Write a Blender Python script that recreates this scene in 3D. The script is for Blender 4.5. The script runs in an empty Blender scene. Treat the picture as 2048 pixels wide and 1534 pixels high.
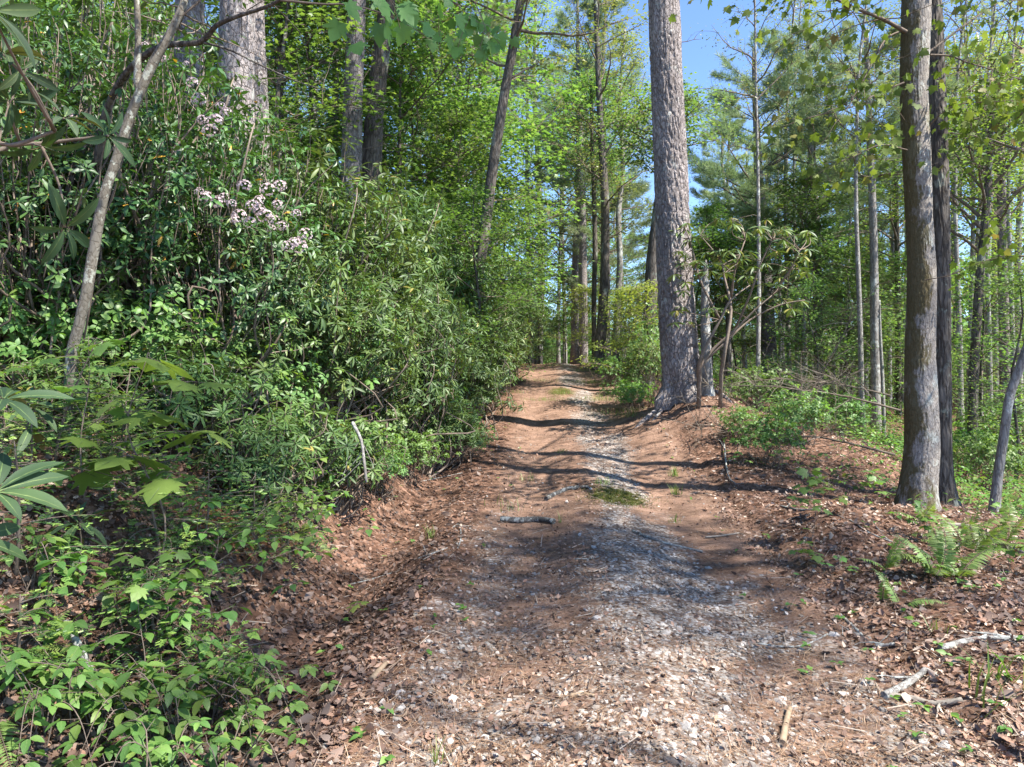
import bpy, math, random
import numpy as np
from mathutils import Vector, Matrix
R_ = math.radians
rng = np.random.default_rng(7)
random.seed(7)
sc = bpy.context.scene
col = sc.collection
F = 1384.0          # focal length in pixels of the 2048 px wide photograph
HZ = 730.0          # row of the horizon
CAMZ = 1.6

# ------------------------------------------------------------------ camera, sky, sun, exposure
cd = bpy.data.cameras.new("camera")
cam = bpy.data.objects.new("camera", cd); col.objects.link(cam)
cam.location = (0, 0, CAMZ); cam.rotation_euler = (R_(90), 0, 0)
cd.sensor_width = 36.0; cd.lens = 36.0 * F / 2048.0
cd.shift_y = -(767 - HZ) / 2048.0
cd.clip_start = 0.05; cd.clip_end = 2000
sc.camera = cam
SUN_EL = R_(55); SUN_H = np.array([0.88, -0.47]); SUN_H = SUN_H / np.linalg.norm(SUN_H)
sdir = Vector((SUN_H[0] * math.cos(SUN_EL), SUN_H[1] * math.cos(SUN_EL), math.sin(SUN_EL)))
sl = bpy.data.lights.new("sun", 'SUN'); sl.energy = 5.0; sl.angle = R_(0.55); sl.color = (1.0, 0.95, 0.87)
so = bpy.data.objects.new("sun", sl); col.objects.link(so)
so.rotation_euler = (-sdir).to_track_quat('-Z', 'Y').to_euler()
w = bpy.data.worlds.new("World"); sc.world = w; w.use_nodes = True
nt = w.node_tree; nt.nodes.clear()
sky = nt.nodes.new('ShaderNodeTexSky'); sky.sky_type = 'NISHITA'; sky.sun_disc = False
sky.sun_elevation = SUN_EL; sky.sun_rotation = math.atan2(SUN_H[0], SUN_H[1])
sky.air_density = 0.65; sky.dust_density = 0.1; sky.ozone_density = 5.0
bg = nt.nodes.new('ShaderNodeBackground'); bg.inputs[1].default_value = 0.135
wo = nt.nodes.new('ShaderNodeOutputWorld')
nt.links.new(sky.outputs[0], bg.inputs[0]); nt.links.new(bg.outputs[0], wo.inputs[0])
vs = sc.view_settings; vs.view_transform = 'Standard'; vs.look = 'None'; vs.gamma = 1; vs.use_curve_mapping = False
vs.exposure = 1.68
cy = sc.cycles
cy.max_bounces = 7; cy.diffuse_bounces = 4; cy.glossy_bounces = 2; cy.transmission_bounces = 4
cy.use_denoising = True; cy.sample_clamp_indirect = 4.0
cy.use_adaptive_sampling = True; cy.adaptive_threshold = 0.01

# ------------------------------------------------------------------ small maths
def sstep(a, b, x):
    t = np.clip((x - a) / (b - a), 0, 1); return t * t * (3 - 2 * t)
def _hash(i, j, s):
    n = (i.astype(np.int64) * 374761393 + j.astype(np.int64) * 668265263 + s * 1274126177) & 0x7fffffff
    n = ((n ^ (n >> 13)) * 1274126177) & 0x7fffffff
    return ((n ^ (n >> 16)) & 0xffff) / 65535.0
def vnoise(x, y, s=0):
    x = np.asarray(x, float); y = np.asarray(y, float)
    i = np.floor(x); j = np.floor(y); fx = x - i; fy = y - j
    fx = fx * fx * (3 - 2 * fx); fy = fy * fy * (3 - 2 * fy)
    a = _hash(i, j, s); b = _hash(i + 1, j, s); c = _hash(i, j + 1, s); d = _hash(i + 1, j + 1, s)
    return (a * (1 - fx) + b * fx) * (1 - fy) + (c * (1 - fx) + d * fx) * fy
def fbm(x, y, s=0, o=3):
    r = 0; a = .5
    for k in range(o): r = r + a * vnoise(x * 2 ** k, y * 2 ** k, s + k * 17); a *= .5
    return r / (1 - .5 ** o)
def unit(v):
    v = np.asarray(v, float); return v / np.maximum(np.linalg.norm(v, axis=-1, keepdims=True), 1e-9)

# ------------------------------------------------------------------ terrain
PY = [-30, 2, 8.3, 12.4, 17.4, 26, 30, 36, 44, 55, 150]
PX = [0.2, 0.5, 0.98, 1.13, 1.27, 1.8, 1.95, 1.6, -0.6, -6, -60]
ZY = [-30, 0, 7, 9, 12.4, 17.4, 26, 30, 38, 60, 150]
ZZ = [-.6, 0, 0.02, .12, .43, .97, 1.58, 1.68, 1.35, 0.2, -2]
def pcx(y): return np.interp(y, PY, PX)
def H0(x, y):
    x = np.asarray(x, float); y = np.asarray(y, float)
    cx = pcx(y); z = np.interp(y, ZY, ZZ)
    z = 0.25 * (np.interp(y - 1, ZY, ZZ) + np.interp(y + 1, ZY, ZZ)) + 0.5 * z
    hw = np.interp(y, [0, 5, 10, 20], [1.45, 1.5, 1.65, 1.5])
    u = (cx - hw) - x; v = x - (cx + hw)
    q = (x - cx)
    z = z + 0.04 * np.exp(-(q / 0.35) ** 2) - 0.04 * np.exp(-((np.abs(q) - .75) / .3) ** 2)
    # left bank and hillside
    bh = np.interp(y, [-5, 3, 6, 10, 17, 40], [.75, .75, .85, 1.0, 1.35, 1.3])
    sl_ = np.interp(y, [-5, 5, 10, 18, 40, 60], [.22, .22, .25, .34, .30, .2])
    wob = 0.5 * (fbm(x * .6, y * .6, 3) - .5)
    uu = u + wob
    L = -0.10 * np.exp(-((u - .35) / .3) ** 2) + bh * sstep(.5, 1.9, uu) + sl_ * np.clip(u - 1.3, 0, 16) + .15 * np.clip(u - 17.3, 0, 30)
    # right side: low berm, then falls off into the wood
    Rr = .10 * np.exp(-((v - .7) / .7) ** 2) * (y > 0) - .24 * np.clip(v - 2.2, 0, 6) * sstep(5, 11, y + v * .8) - .09 * np.clip(v - 8.2, 0, 25)
    z = z + np.where(u > 0, L, 0) + np.where(v > 0, Rr, 0)
    # the mound the big pine stands on
    m = np.exp(-(((x - 3.15) / 1.15) ** 2 + ((y - 12.1) / 1.5) ** 2))
    z = z + .52 * m + .25 * np.exp(-(((x - 4.6) / 1.6) ** 2 + ((y - 11.5) / 1.6) ** 2))
    off = sstep(-.2, .6, np.maximum(u, v))
    z = z + off * (.28 * (fbm(x * .45, y * .45, 11) - .5) + .10 * (fbm(x * 1.7, y * 1.7, 5) - .5)) + .035 * (fbm(x * 3, y * 3, 8) - .5)
    return z
def H(x, y): return H0(x, y)
def h1(x, y): return float(H0(np.array([x]), np.array([y]))[0])
def at(px, py, d): return np.array([(px - 1024) / F * d, d, CAMZ + (HZ - py) / F * d])
def gx(px, d): return (px - 1024) / F * d

# ------------------------------------------------------------------ mesh building
class MB:
    def __init__(s): s.V = []; s.L = []; s.T = []; s.r = []; s.m = []; s.n = 0; s.sm = []
    def add(s, V, faces, rnd=None, mi=0, smooth=True):
        """faces: int array (M,k)"""
        V = np.asarray(V, float).reshape(-1, 3); faces = np.asarray(faces, int)
        M, k = faces.shape
        s.V.append(V); s.L.append((faces + s.n).ravel()); s.T.append(np.full(M, k))
        s.r.append(np.full(M, .5) if rnd is None else np.broadcast_to(np.asarray(rnd, float), (M,)))
        s.m.append(np.full(M, mi)); s.sm.append(np.full(M, smooth)); s.n += len(V)
    def scat(s, tpl, pos, Rm, scale, rnd=None, mi=0, smooth=True):
        tv, tfs = tpl
        N = len(pos)
        if N == 0: return
        scale = np.broadcast_to(np.asarray(scale, float), (N,) if np.ndim(scale) < 2 else (N, 3))
        if scale.ndim == 1: scale = scale[:, None]
        V = np.einsum('nij,nkj->nki', Rm, tv[None] * scale[:, None, :]) + pos[:, None, :]
        rnd = rng.random(N) if rnd is None else np.asarray(rnd, float)
        off = (np.arange(N) * len(tv))[:, None, None]
        first = True
        for tf in tfs:
            f = (tf[None] + off).reshape(-1, tf.shape[1])
            if first: s.add(V, f, np.repeat(rnd, len(tf)), mi, smooth); first = False; base = s.n - N * len(tv)
            else:
                M, k = f.shape
                s.L.append((f + base).ravel()); s.T.append(np.full(M, k)); s.r.append(np.repeat(rnd, len(tf)))
                s.m.append(np.full(M, mi)); s.sm.append(np.full(M, smooth))
    def tube(s, P, rad, n=6, mi=0, rnd=.5, fn=None, cap=True):
        P = np.asarray(P, float); K = len(P); rad = np.broadcast_to(np.asarray(rad, float), (K,))
        T = unit(np.gradient(P, axis=0))
        ref = np.array([1., 0, 0]) if abs(T[0][0]) < .9 else np.array([0, 1., 0])
        X = unit(np.cross(T, np.cross(ref, T))); Y = np.cross(T, X)
        a = np.linspace(0, 2 * np.pi, n, endpoint=False)
        rr = rad[:, None] * np.ones(n)
        if fn is not None: rr = fn(rr, a[None, :], P[:, 2][:, None])
        V = P[:, None, :] + rr[..., None] * (np.cos(a)[None, :, None] * X[:, None, :] + np.sin(a)[None, :, None] * Y[:, None, :])
        i = np.arange(K - 1)[:, None] * n; j = np.arange(n)[None]; jn = (j + 1) % n
        f = np.stack([i + j, i + jn, i + n + jn, i + n + j], -1).reshape(-1, 4)
        s.add(V.reshape(-1, 3), f, rnd, mi)
        if cap:
            b0 = s.n - K * n
            for ring, rev in ((0, True), (K - 1, False)):
                idx = b0 + ring * n + np.arange(n)
                if rev: idx = idx[::-1]
                s.L.append(idx); s.T.append(np.array([n])); s.r.append(np.array([rnd if np.ndim(rnd) == 0 else .5])); s.m.append(np.array([mi])); s.sm.append(np.array([False]))
    def mesh(s, name, mats):
        me = bpy.data.meshes.new(name)
        V = np.concatenate(s.V).astype(np.float32); L = np.concatenate(s.L).astype(np.int32); T = np.concatenate(s.T).astype(np.int32)
        me.vertices.add(len(V)); me.vertices.foreach_set('co', V.ravel())
        me.loops.add(len(L)); me.loops.foreach_set('vertex_index', L)
        me.polygons.add(len(T)); st = np.zeros(len(T), np.int32); st[1:] = np.cumsum(T)[:-1]
        me.polygons.foreach_set('loop_start', st)
        me.polygons.foreach_set('material_index', np.concatenate(s.m).astype(np.int32))
        me.update(calc_edges=True)
        me.polygons.foreach_set('use_smooth', np.concatenate(s.sm).astype(bool))
        a = me.attributes.new('rnd', 'FLOAT', 'FACE'); a.data.foreach_set('value', np.concatenate(s.r).astype(np.float32))
        for m in (mats if isinstance(mats, (list, tuple)) else [mats]): me.materials.append(m)
        me.validate()
        return me
    def build(s, name, mats, parent=None, loc=(0, 0, 0)):
        o = bpy.data.objects.new(name, s.mesh(name, mats)); col.objects.link(o); o.location = loc
        if parent: o.parent = parent
        return o

def thing(name, label, cat, loc=(0, 0, 0), rz=0, group=None, s=1):
    o = bpy.data.objects.new(name, None); col.objects.link(o); o.empty_display_size = .1
    o.location = [float(c) for c in loc]; o.rotation_euler = (0, 0, rz)
    o.scale = (s, s, s) if np.ndim(s) == 0 else s
    o['label'] = label; o['category'] = cat
    if group: o['group'] = group
    return o
def tag(o, label, cat=None, group=None, kind=None):
    o['label'] = label
    if cat: o['category'] = cat
    if group: o['group'] = group
    if kind: o['kind'] = kind
    return o
def child(name, me, parent, label=None):
    o = bpy.data.objects.new(name, me); col.objects.link(o); o.parent = parent
    if label: o['label'] = label
    return o

# orientation helpers
def frames(d, nrm):
    Y = unit(d); X = unit(np.cross(Y, nrm)); Z = np.cross(X, Y)
    return np.stack([X, Y, Z], -1)
def rdir(n, zlo=-1, zhi=1):
    z = rng.uniform(zlo, zhi, n); a = rng.uniform(0, 2 * np.pi, n); r = np.sqrt(np.maximum(0, 1 - z * z))
    return np.stack([r * np.cos(a), r * np.sin(a), z], -1)
def wander(p0, d0, length, n, wig=.15, up=0.0):
    P = [np.array(p0, float)]; d = unit(d0)
    for i in range(n):
        d = unit(d + rng.normal(0, wig, 3) + np.array([0, 0, up])); P.append(P[-1] + d * length / n)
    return np.array(P)
def spl(P, k=4):
    """smooth polyline through points (Catmull-Rom)"""
    P = np.asarray(P, float); Q = np.vstack([2 * P[0] - P[1], P, 2 * P[-1] - P[-2]]); out = []
    for i in range(1, len(Q) - 2):
        for t in np.linspace(0, 1, k, endpoint=False):
            a, b, c, d = Q[i - 1], Q[i], Q[i + 1], Q[i + 2]
            out.append(.5 * (2 * b + (c - a) * t + (2 * a - 5 * b + 4 * c - d) * t ** 2 + (3 * b - a - 3 * c + d) * t ** 3))
    out.append(P[-1]); return np.array(out)

# ------------------------------------------------------------------ leaf templates (length 1 along +Y, normal +Z)
def leaf_tpl(ws, fold=.25, curl=.2, serr=0):
    n = len(ws) - 1; v = []
    for i, w_ in enumerate(ws):
        t = i / n; y = t; z = -curl * t * t
        v.append([0, y, z])
        if 0 < i < n:
            v.append([-w_, y - .02 + serr * (i % 2) * .03, z + fold * w_]); v.append([w_, y - .02 + serr * (i % 2) * .03, z + fold * w_])
    idx = [0]; 
    vid = {}
    c = 0
    for i in range(n + 1):
        if 0 < i < n: vid[i] = (c, c + 1, c + 2); c += 3
        else: vid[i] = (c, c, c); c += 1
    tri = []; quad = []
    for i in range(n):
        a, b = vid[i], vid[i + 1]
        if i == 0: tri += [[a[0], b[0], b[1]], [a[0], b[2], b[0]]]
        elif i == n - 1: tri += [[a[0], b[0], a[1]], [a[0], a[2], b[0]]]
        else: quad += [[a[0], b[0], b[1], a[1]], [a[0], a[2], b[2], b[0]]]
    fs = [np.array(tri)]
    if quad: fs.append(np.array(quad))
    return np.array(v, float), fs
L_OVATE2 = leaf_tpl([0, .3, 0], .3, .15)
L_OVATE4 = leaf_tpl([0, .24, .28, .17, 0], .25, .25)
L_OVATE6 = leaf_tpl([0, .2, .29, .29, .22, .11, 0], .22, .3)
L_SERR = leaf_tpl([0, .16, .24, .25, .27, .2, .19, .09, 0], .25, .25, 1)
L_RHODO = leaf_tpl([0, .055, .09, .105, .085, 0], .35, .25)
L_RHODO_BIG = leaf_tpl([0, .045, .08, .11, .125, .128, .115, .08, 0], .45, .35)
L_LAUREL = leaf_tpl([0, .13, .18, .12, 0], .3, .2)
def rib_tpl(curl, w_=.013, lift=.006, n=5):
    v = []; t = np.linspace(.0, .93, n)
    for q in t: v += [[-w_ * (1.1 - q), q, -curl * q * q + lift], [w_ * (1.1 - q), q, -curl * q * q + lift]]
    v2 = [[a, b, c - 2 * lift] for a, b, c in v]; f = [[2 * i, 2 * i + 1, 2 * i + 3, 2 * i + 2] for i in range(n - 1)]
    return np.array(v + v2, float), [np.array(f + [[2 * n + j for j in q] for q in f])]
def leafrib(lf, tpl, P, Rm, S, rnd, mi, rmi, curl):
    lf.scat(tpl, P, Rm, S, rnd, mi); lf.scat(rib_tpl(curl), P, Rm, S, rnd, rmi)
def maple_tpl(droop=.25):
    ang = [-90, -60, -38, -25, -8, 12, 28, 40, 55, 75, 90]
    rad = [.08, .38, .30, .50, .42, .72, .40, .55, .48, .85, 1.0]
    # outline from base going right then mirrored
    R0 = [(.0, -.05), (.18, -.12), (.42, -.16), (.34, .02), (.62, .14), (.42, .22), (.66, .46), (.60, .56), (.34, .44), (.30, .62), (.12, .86), (0, 1.0)]
    pts = R0 + [(-x, y) for x, y in R0[-2:0:-1]]
    v = [[0, .2, 0.03]] + [[x, y, -droop * (x * x * 1.1 + max(0, y - .2) ** 2 * .8)] for x, y in pts]
    n = len(pts); f = np.array([[0, 1 + i, 1 + (i + 1) % n] for i in range(n)])
    return np.array(v, float), [f]
L_MAPLE = maple_tpl()
def maple_small():
    pts = [(0, 0), (.45, -.05), (.3, .25), (.6, .5), (.2, .5), (0, 1), (-.2, .5), (-.6, .5), (-.3, .25), (-.45, -.05)]
    v = [[0, .3, .04]] + [[x, y, -.25 * (x * x + y * y * .6)] for x, y in pts]; n = len(pts)
    return np.array(v, float), [np.array([[0, 1 + i, 1 + (i + 1) % n] for i in range(n)])]
L_MAPLE_S = maple_small()
def needle_tuft(n=10, ln=1, w_=.05, spread=.9, seed=1):
    r = np.random.default_rng(seed); v = []; f = []
    for i in range(n):
        a = 2 * math.pi * i / n + r.uniform(-.3, .3); sp = spread * r.uniform(.35, 1)
        d = unit(np.array([math.cos(a) * sp, 1, math.sin(a) * sp])); side = unit(np.cross(d, r.normal(size=3))) * w_
        b = len(v); L = ln * r.uniform(.75, 1.1)
        v += [-side * .5, side * .5, d * L + side * .25 - np.array([0, 0, .08 * L]), d * L - side * .25 - np.array([0, 0, .08 * L])]; f.append([b, b + 1, b + 2, b + 3])
    return np.array(v, float), [np.array(f)]
TUFT = needle_tuft(9); TUFT2 = needle_tuft(22, w_=.02, spread=1.0, seed=5)

# ------------------------------------------------------------------ materials
def newmat(name):
    m = bpy.data.materials.new(name); m.use_nodes = True; t = m.node_tree; t.nodes.clear()
    o = t.nodes.new('ShaderNodeOutputMaterial'); return m, t, o
def ramp(t, fac, stops, interp='LINEAR'):
    r = t.nodes.new('ShaderNodeValToRGB'); r.color_ramp.interpolation = interp
    e = r.color_ramp.elements
    while len(e) < len(stops): e.new(.5)
    for i, (p, c) in enumerate(stops): e[i].position = p; e[i].color = (*c, 1)
    t.links.new(fac, r.inputs[0]); return r.outputs[0]
def noise(t, co, scale, detail=3, rough=.55, dim='3D'):
    n = t.nodes.new('ShaderNodeTexNoise'); n.inputs['Scale'].default_value = scale; n.inputs['Detail'].default_value = detail
    n.inputs['Roughness'].default_value = rough
    if co is not None: t.links.new(co, n.inputs['Vector'])
    return n.outputs['Fac']
def mixc(t, fac, a, b, mode='MIX'):
    m = t.nodes.new('ShaderNodeMix'); m.data_type = 'RGBA'; m.blend_type = mode
    if isinstance(fac, (int, float)): m.inputs[0].default_value = fac
    else: t.links.new(fac, m.inputs[0])
    for s_, v in ((6, a), (7, b)):
        if isinstance(v, tuple): m.inputs[s_].default_value = (*v, 1)
        else: t.links.new(v, m.inputs[s_])
    return m.outputs[2]
def mth(t, op, a, b=0.0, c=None):
    m = t.nodes.new('ShaderNodeMath'); m.operation = op
    for i, v in enumerate((a, b) if c is None else (a, b, c)):
        if isinstance(v, (int, float)): m.inputs[i].default_value = v
        else: t.links.new(v, m.inputs[i])
    return m.outputs[0]
def attr(t, n):
    a = t.nodes.new('ShaderNodeAttribute'); a.attribute_name = n; return a.outputs['Fac']
def mapping(t, scale, coord='Object', rot=(0, 0, 0)):
    c = t.nodes.new('ShaderNodeTexCoord'); m = t.nodes.new('ShaderNodeMapping')
    m.inputs['Scale'].default_value = scale; m.inputs['Rotation'].default_value = rot
    t.links.new(c.outputs[coord], m.inputs[0]); return m.outputs[0]

def leafmat(name, stops, trans=.35, rough=.45, tint=(1.25, 1.3, .55), under=None, spec=.5, ovar=.16, spots=False):
    m, t, o = newmat(name)
    c = ramp(t, attr(t, 'rnd'), stops)
    oi = t.nodes.new('ShaderNodeObjectInfo')
    hs = t.nodes.new('ShaderNodeHueSaturation'); t.links.new(c, hs.inputs['Color'])
    t.links.new(mth(t, 'MULTIPLY_ADD', oi.outputs['Random'], .035, .4825), hs.inputs['Hue'])
    t.links.new(mth(t, 'MULTIPLY_ADD', oi.outputs['Random'], ovar * 2, 1 - ovar), hs.inputs['Value'])
    c = hs.outputs[0]
    if spots:
        c = mixc(t, mth(t, 'GREATER_THAN', noise(t, mapping(t, (1, 1, 1)), 60, 2), .64), c, (.12, .08, .03))
    top = c
    if under:
        g = t.nodes.new('ShaderNodeNewGeometry'); c = mixc(t, g.outputs['Backfacing'], c, under)
    p = t.nodes.new('ShaderNodeBsdfPrincipled'); t.links.new(c, p.inputs['Base Color'])
    p.inputs['Roughness'].default_value = rough; p.inputs['Specular IOR Level'].default_value = spec
    if trans > 0:
        tr = t.nodes.new('ShaderNodeBsdfTranslucent'); t.links.new(mixc(t, 1.0, top, tint, 'MULTIPLY'), tr.inputs[0])
        mx = t.nodes.new('ShaderNodeMixShader'); mx.inputs[0].default_value = trans
        t.links.new(p.outputs[0], mx.inputs[1]); t.links.new(tr.outputs[0], mx.inputs[2]); t.links.new(mx.outputs[0], o.inputs[0])
    else: t.links.new(p.outputs[0], o.inputs[0])
    return m
def bark(name, dark, mid, light, lich=None, lich_amt=.5, sc_=14, zs=.22, moss=None, moss_lo=.5, bump=.02, crack=.35, lscale=3.0):
    m, t, o = newmat(name)
    co = mapping(t, (1, 1, zs))
    v = t.nodes.new('ShaderNodeTexVoronoi'); v.feature = 'DISTANCE_TO_EDGE'; v.inputs['Scale'].default_value = sc_
    nw = noise(t, co, sc_ * 1.2, 4)
    wv = t.nodes.new('ShaderNodeVectorMath'); wv.operation = 'ADD'
    cb = t.nodes.new('ShaderNodeCombineXYZ'); ns = mth(t, 'MULTIPLY', nw, 2.2 / sc_)
    for i in range(2): t.links.new(ns, cb.inputs[i])
    t.links.new(co, wv.inputs[0]); t.links.new(cb.outputs[0], wv.inputs[1]); t.links.new(wv.outputs[0], v.inputs['Vector'])
    e = mth(t, 'MULTIPLY', v.outputs['Distance'], sc_ * .38)
    n2 = noise(t, co, sc_ * 2.0, 6, .62)
    hgt = mth(t, 'MINIMUM', e, 1.0)
    hgt = mth(t, 'MULTIPLY_ADD', hgt, crack, mth(t, 'MULTIPLY', n2, 1 - crack))
    c = ramp(t, hgt, [(.12, dark), (.42, mid), (.75, light)])
    big = noise(t, mapping(t, (1, 1, .5)), 2.2, 4)
    c = mixc(t, mth(t, 'MULTIPLY', ramp(t, big, [(.35, (0, 0, 0)), (.65, (1, 1, 1))]), .45), c, dark)
    if lich:
        ln = noise(t, mapping(t, (1, 1, .7)), lscale, 6, .68)
        f = ramp(t, ln, [(.62 - lich_amt * .2, (0, 0, 0)), (.66 - lich_amt * .2, (1, 1, 1))])
        c = mixc(t, mth(t, 'MULTIPLY', f, .8), c, lich)
    if moss:
        geo = t.nodes.new('ShaderNodeNewGeometry'); sx = t.nodes.new('ShaderNodeSeparateXYZ'); t.links.new(geo.outputs['Normal'], sx.inputs[0])
        mn = noise(t, mapping(t, (1, 1, .6), 'Object'), 3.5, 6, .65)
        mf = mth(t, 'ADD', mn, mth(t, 'MULTIPLY', sx.outputs[0], -.14))
        f = ramp(t, mf, [(moss_lo, (0, 0, 0)), (moss_lo + .08, (1, 1, 1))])
        c = mixc(t, mth(t, 'MULTIPLY', f, .85), c, moss)
    p = t.nodes.new('ShaderNodeBsdfPrincipled'); p.inputs['Roughness'].default_value = .9; p.inputs['Specular IOR Level'].default_value = .15
    t.links.new(c, p.inputs['Base Color'])
    b = t.nodes.new('ShaderNodeBump'); b.inputs['Distance'].default_value = bump; b.inputs['Strength'].default_value = 1.0
    t.links.new(hgt, b.inputs['Height']); t.links.new(b.outputs[0], p.inputs['Normal']); t.links.new(p.outputs[0], o.inputs[0])
    return m
def plain(name, stops, rough=.8, spec=.2, bump=0, nsc=30):
    m, t, o = newmat(name); p = t.nodes.new('ShaderNodeBsdfPrincipled')
    c = ramp(t, attr(t, 'rnd'), stops)
    n = noise(t, mapping(t, (1, 1, 1)), nsc, 4, .65)
    c = mixc(t, .55, c, mixc(t, 1.0, c, ramp(t, n, [(.3, (.35, .35, .35)), (.7, (1.35, 1.35, 1.35))]), 'MULTIPLY'))
    t.links.new(c, p.inputs['Base Color']); p.inputs['Roughness'].default_value = rough; p.inputs['Specular IOR Level'].default_value = spec
    if bump:
        b = t.nodes.new('ShaderNodeBump'); b.inputs['Distance'].default_value = bump; t.links.new(n, b.inputs['Height']); t.links.new(b.outputs[0], p.inputs['Normal'])
    t.links.new(p.outputs[0], o.inputs[0]); return m

M = {}
M['spring'] = leafmat('spring_leaf', [(0, (.08, .155, .05)), (.5, (.14, .24, .075)), (1, (.25, .33, .12))], .48)
M['green'] = leafmat('green_leaf', [(0, (.075, .14, .04)), (.6, (.13, .22, .06)), (1, (.21, .29, .085))], .5)
M['yellow'] = leafmat('yellowgreen_leaf', [(0, (.15, .22, .05)), (.6, (.25, .32, .075)), (1, (.36, .39, .12))], .5)
M['pale'] = leafmat('pale_leaf', [(0, (.12, .17, .06)), (.6, (.22, .26, .10)), (1, (.36, .30, .16))], .4)
M['maple'] = leafmat('maple_leaf', [(0, (.09, .15, .03)), (.6, (.14, .22, .045)), (.9, (.20, .27, .07)), (1, (.24, .19, .07))], .42, .6, spec=.2)
M['palemaple'] = leafmat('pale_sapling_leaf', [(0, (.14, .25, .05)), (1, (.22, .34, .08))], .42)
M['needle'] = leafmat('pine_needle', [(0, (.13, .175, .10)), (.6, (.20, .26, .14)), (1, (.31, .34, .17))], .42, .5, (1.1, 1.2, .85))
M['rhodo'] = leafmat('rhododendron_leaf', [(0, (.04, .08, .025)), (.6, (.08, .14, .035)), (.9, (.145, .21, .05)), (1, (.28, .24, .06))], .25, .5, (1.2, 1.3, .4), under=(.17, .18, .07), spec=.4)
M['rhodobig'] = leafmat('near_rhododendron_leaf', [(0, (.028, .06, .022)), (.6, (.045, .09, .03)), (1, (.065, .115, .035))], .2, .65, (1.2, 1.3, .4), under=(.20, .155, .045), spec=.5)
M['laurel'] = leafmat('laurel_leaf', [(0, (.025, .065, .022)), (.6, (.05, .11, .028)), (.93, (.11, .19, .04)), (.985, (.14, .2, .04)), (1, (.45, .22, .03))], .22, .45, (1.2, 1.3, .4), under=(.10, .15, .045), spec=.45)
M['hemlock'] = leafmat('hemlock_needle', [(0, (.04, .09, .028)), (.55, (.07, .14, .035)), (.72, (.2, .31, .06)), (1, (.28, .40, .09))], .35)
M['plant'] = leafmat('plant_leaf', [(0, (.08, .16, .035)), (.6, (.13, .25, .055)), (1, (.21, .32, .07))], .42, .5)
M['fern'] = leafmat('fern_leaf', [(0, (.13, .21, .05)), (1, (.23, .32, .09))], .4)
M['grass'] = leafmat('grass_blade', [(0, (.10, .17, .03)), (.8, (.17, .24, .05)), (1, (.3, .26, .12))], .35)
M['petal'] = leafmat('laurel_petal', [(0, (.50, .38, .40)), (1, (.68, .58, .59))], .35, .6, (1, .95, .95), ovar=.05)
M['rib'] = plain('leaf_midrib', [(0, (.10, .15, .05)), (1, (.17, .22, .08))], .6)
M['twig'] = plain('twig_bark', [(0, (.10, .075, .055)), (1, (.24, .19, .15))], .85)
M['twig2'] = plain('small_debris', [(0, (.09, .06, .045)), (.6, (.22, .16, .12)), (1, (.42, .35, .28))], .9)
M['palewood'] = plain('dead_grey_twig', [(0, (.15, .125, .10)), (.5, (.24, .21, .175)), (1, (.42, .38, .33))], .9, bump=.003)
M['splinter'] = plain('broken_wood', [(0, (.20, .14, .09)), (1, (.33, .25, .17))], .8, bump=.003)
M['pinebark'] = bark('pine_bark', (.085, .07, .065), (.23, .195, .18), (.35, .31, .295), lich=(.44, .43, .39), lich_amt=.1, sc_=21, zs=.4, bump=.025, crack=.42, lscale=5)
M['pinebark_far'] = bark('far_pine_bark', (.06, .05, .047), (.15, .13, .12), (.27, .245, .235), sc_=20, zs=.35, bump=.02, lich=(.36, .36, .34), lich_amt=.25)
M['darkbark'] = bark('dark_bark', (.035, .03, .025), (.085, .072, .06), (.17, .15, .13), sc_=14, zs=.2, bump=.02, lich=(.22, .24, .2), lich_amt=.2)
M['greybark'] = bark('grey_bark', (.09, .08, .07), (.2, .185, .17), (.33, .315, .295), sc_=16, zs=.3, bump=.012, lich=(.45, .46, .43), lich_amt=.35)
M['mossbark'] = bark('mossy_maple_bark', (.07, .055, .042), (.23, .20, .17), (.37, .34, .305), sc_=34, zs=.38, bump=.012, crack=.25, lich=(.40, .41, .365), lich_amt=.38, moss=(.085, .065, .02), moss_lo=.50, lscale=6)
M['lichbark'] = bark('lichen_bark', (.05, .042, .03), (.13, .11, .085), (.21, .19, .155), sc_=30, zs=.5, bump=.004, lich=(.36, .37, .31), lich_amt=.38, lscale=12)
M['stick'] = bark('stick_bark', (.06, .05, .045), (.17, .155, .14), (.3, .285, .26), sc_=40, zs=1, bump=.006, lich=(.42, .44, .40), lich_amt=.55, lscale=22)
M['darkstick'] = bark('dark_log_bark', (.022, .02, .018), (.06, .055, .05), (.13, .125, .115), sc_=40, zs=1, bump=.008, lich=(.30, .31, .29), lich_amt=.45, lscale=18)
M['stone'] = plain('gravel_stone', [(0, (.14, .11, .09)), (.5, (.26, .235, .205)), (.85, (.39, .36, .33)), (1, (.54, .48, .42))], .85, .25, .003, 60)
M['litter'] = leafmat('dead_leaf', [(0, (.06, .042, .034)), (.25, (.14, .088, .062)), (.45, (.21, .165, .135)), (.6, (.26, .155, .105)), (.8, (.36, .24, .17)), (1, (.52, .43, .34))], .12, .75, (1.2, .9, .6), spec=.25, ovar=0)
M['deadneedle'] = leafmat('fallen_needle', [(0, (.17, .085, .055)), (.6, (.30, .165, .11)), (1, (.43, .30, .22))], .1, .7, (1, .9, .7), spec=.2, ovar=0)

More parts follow.
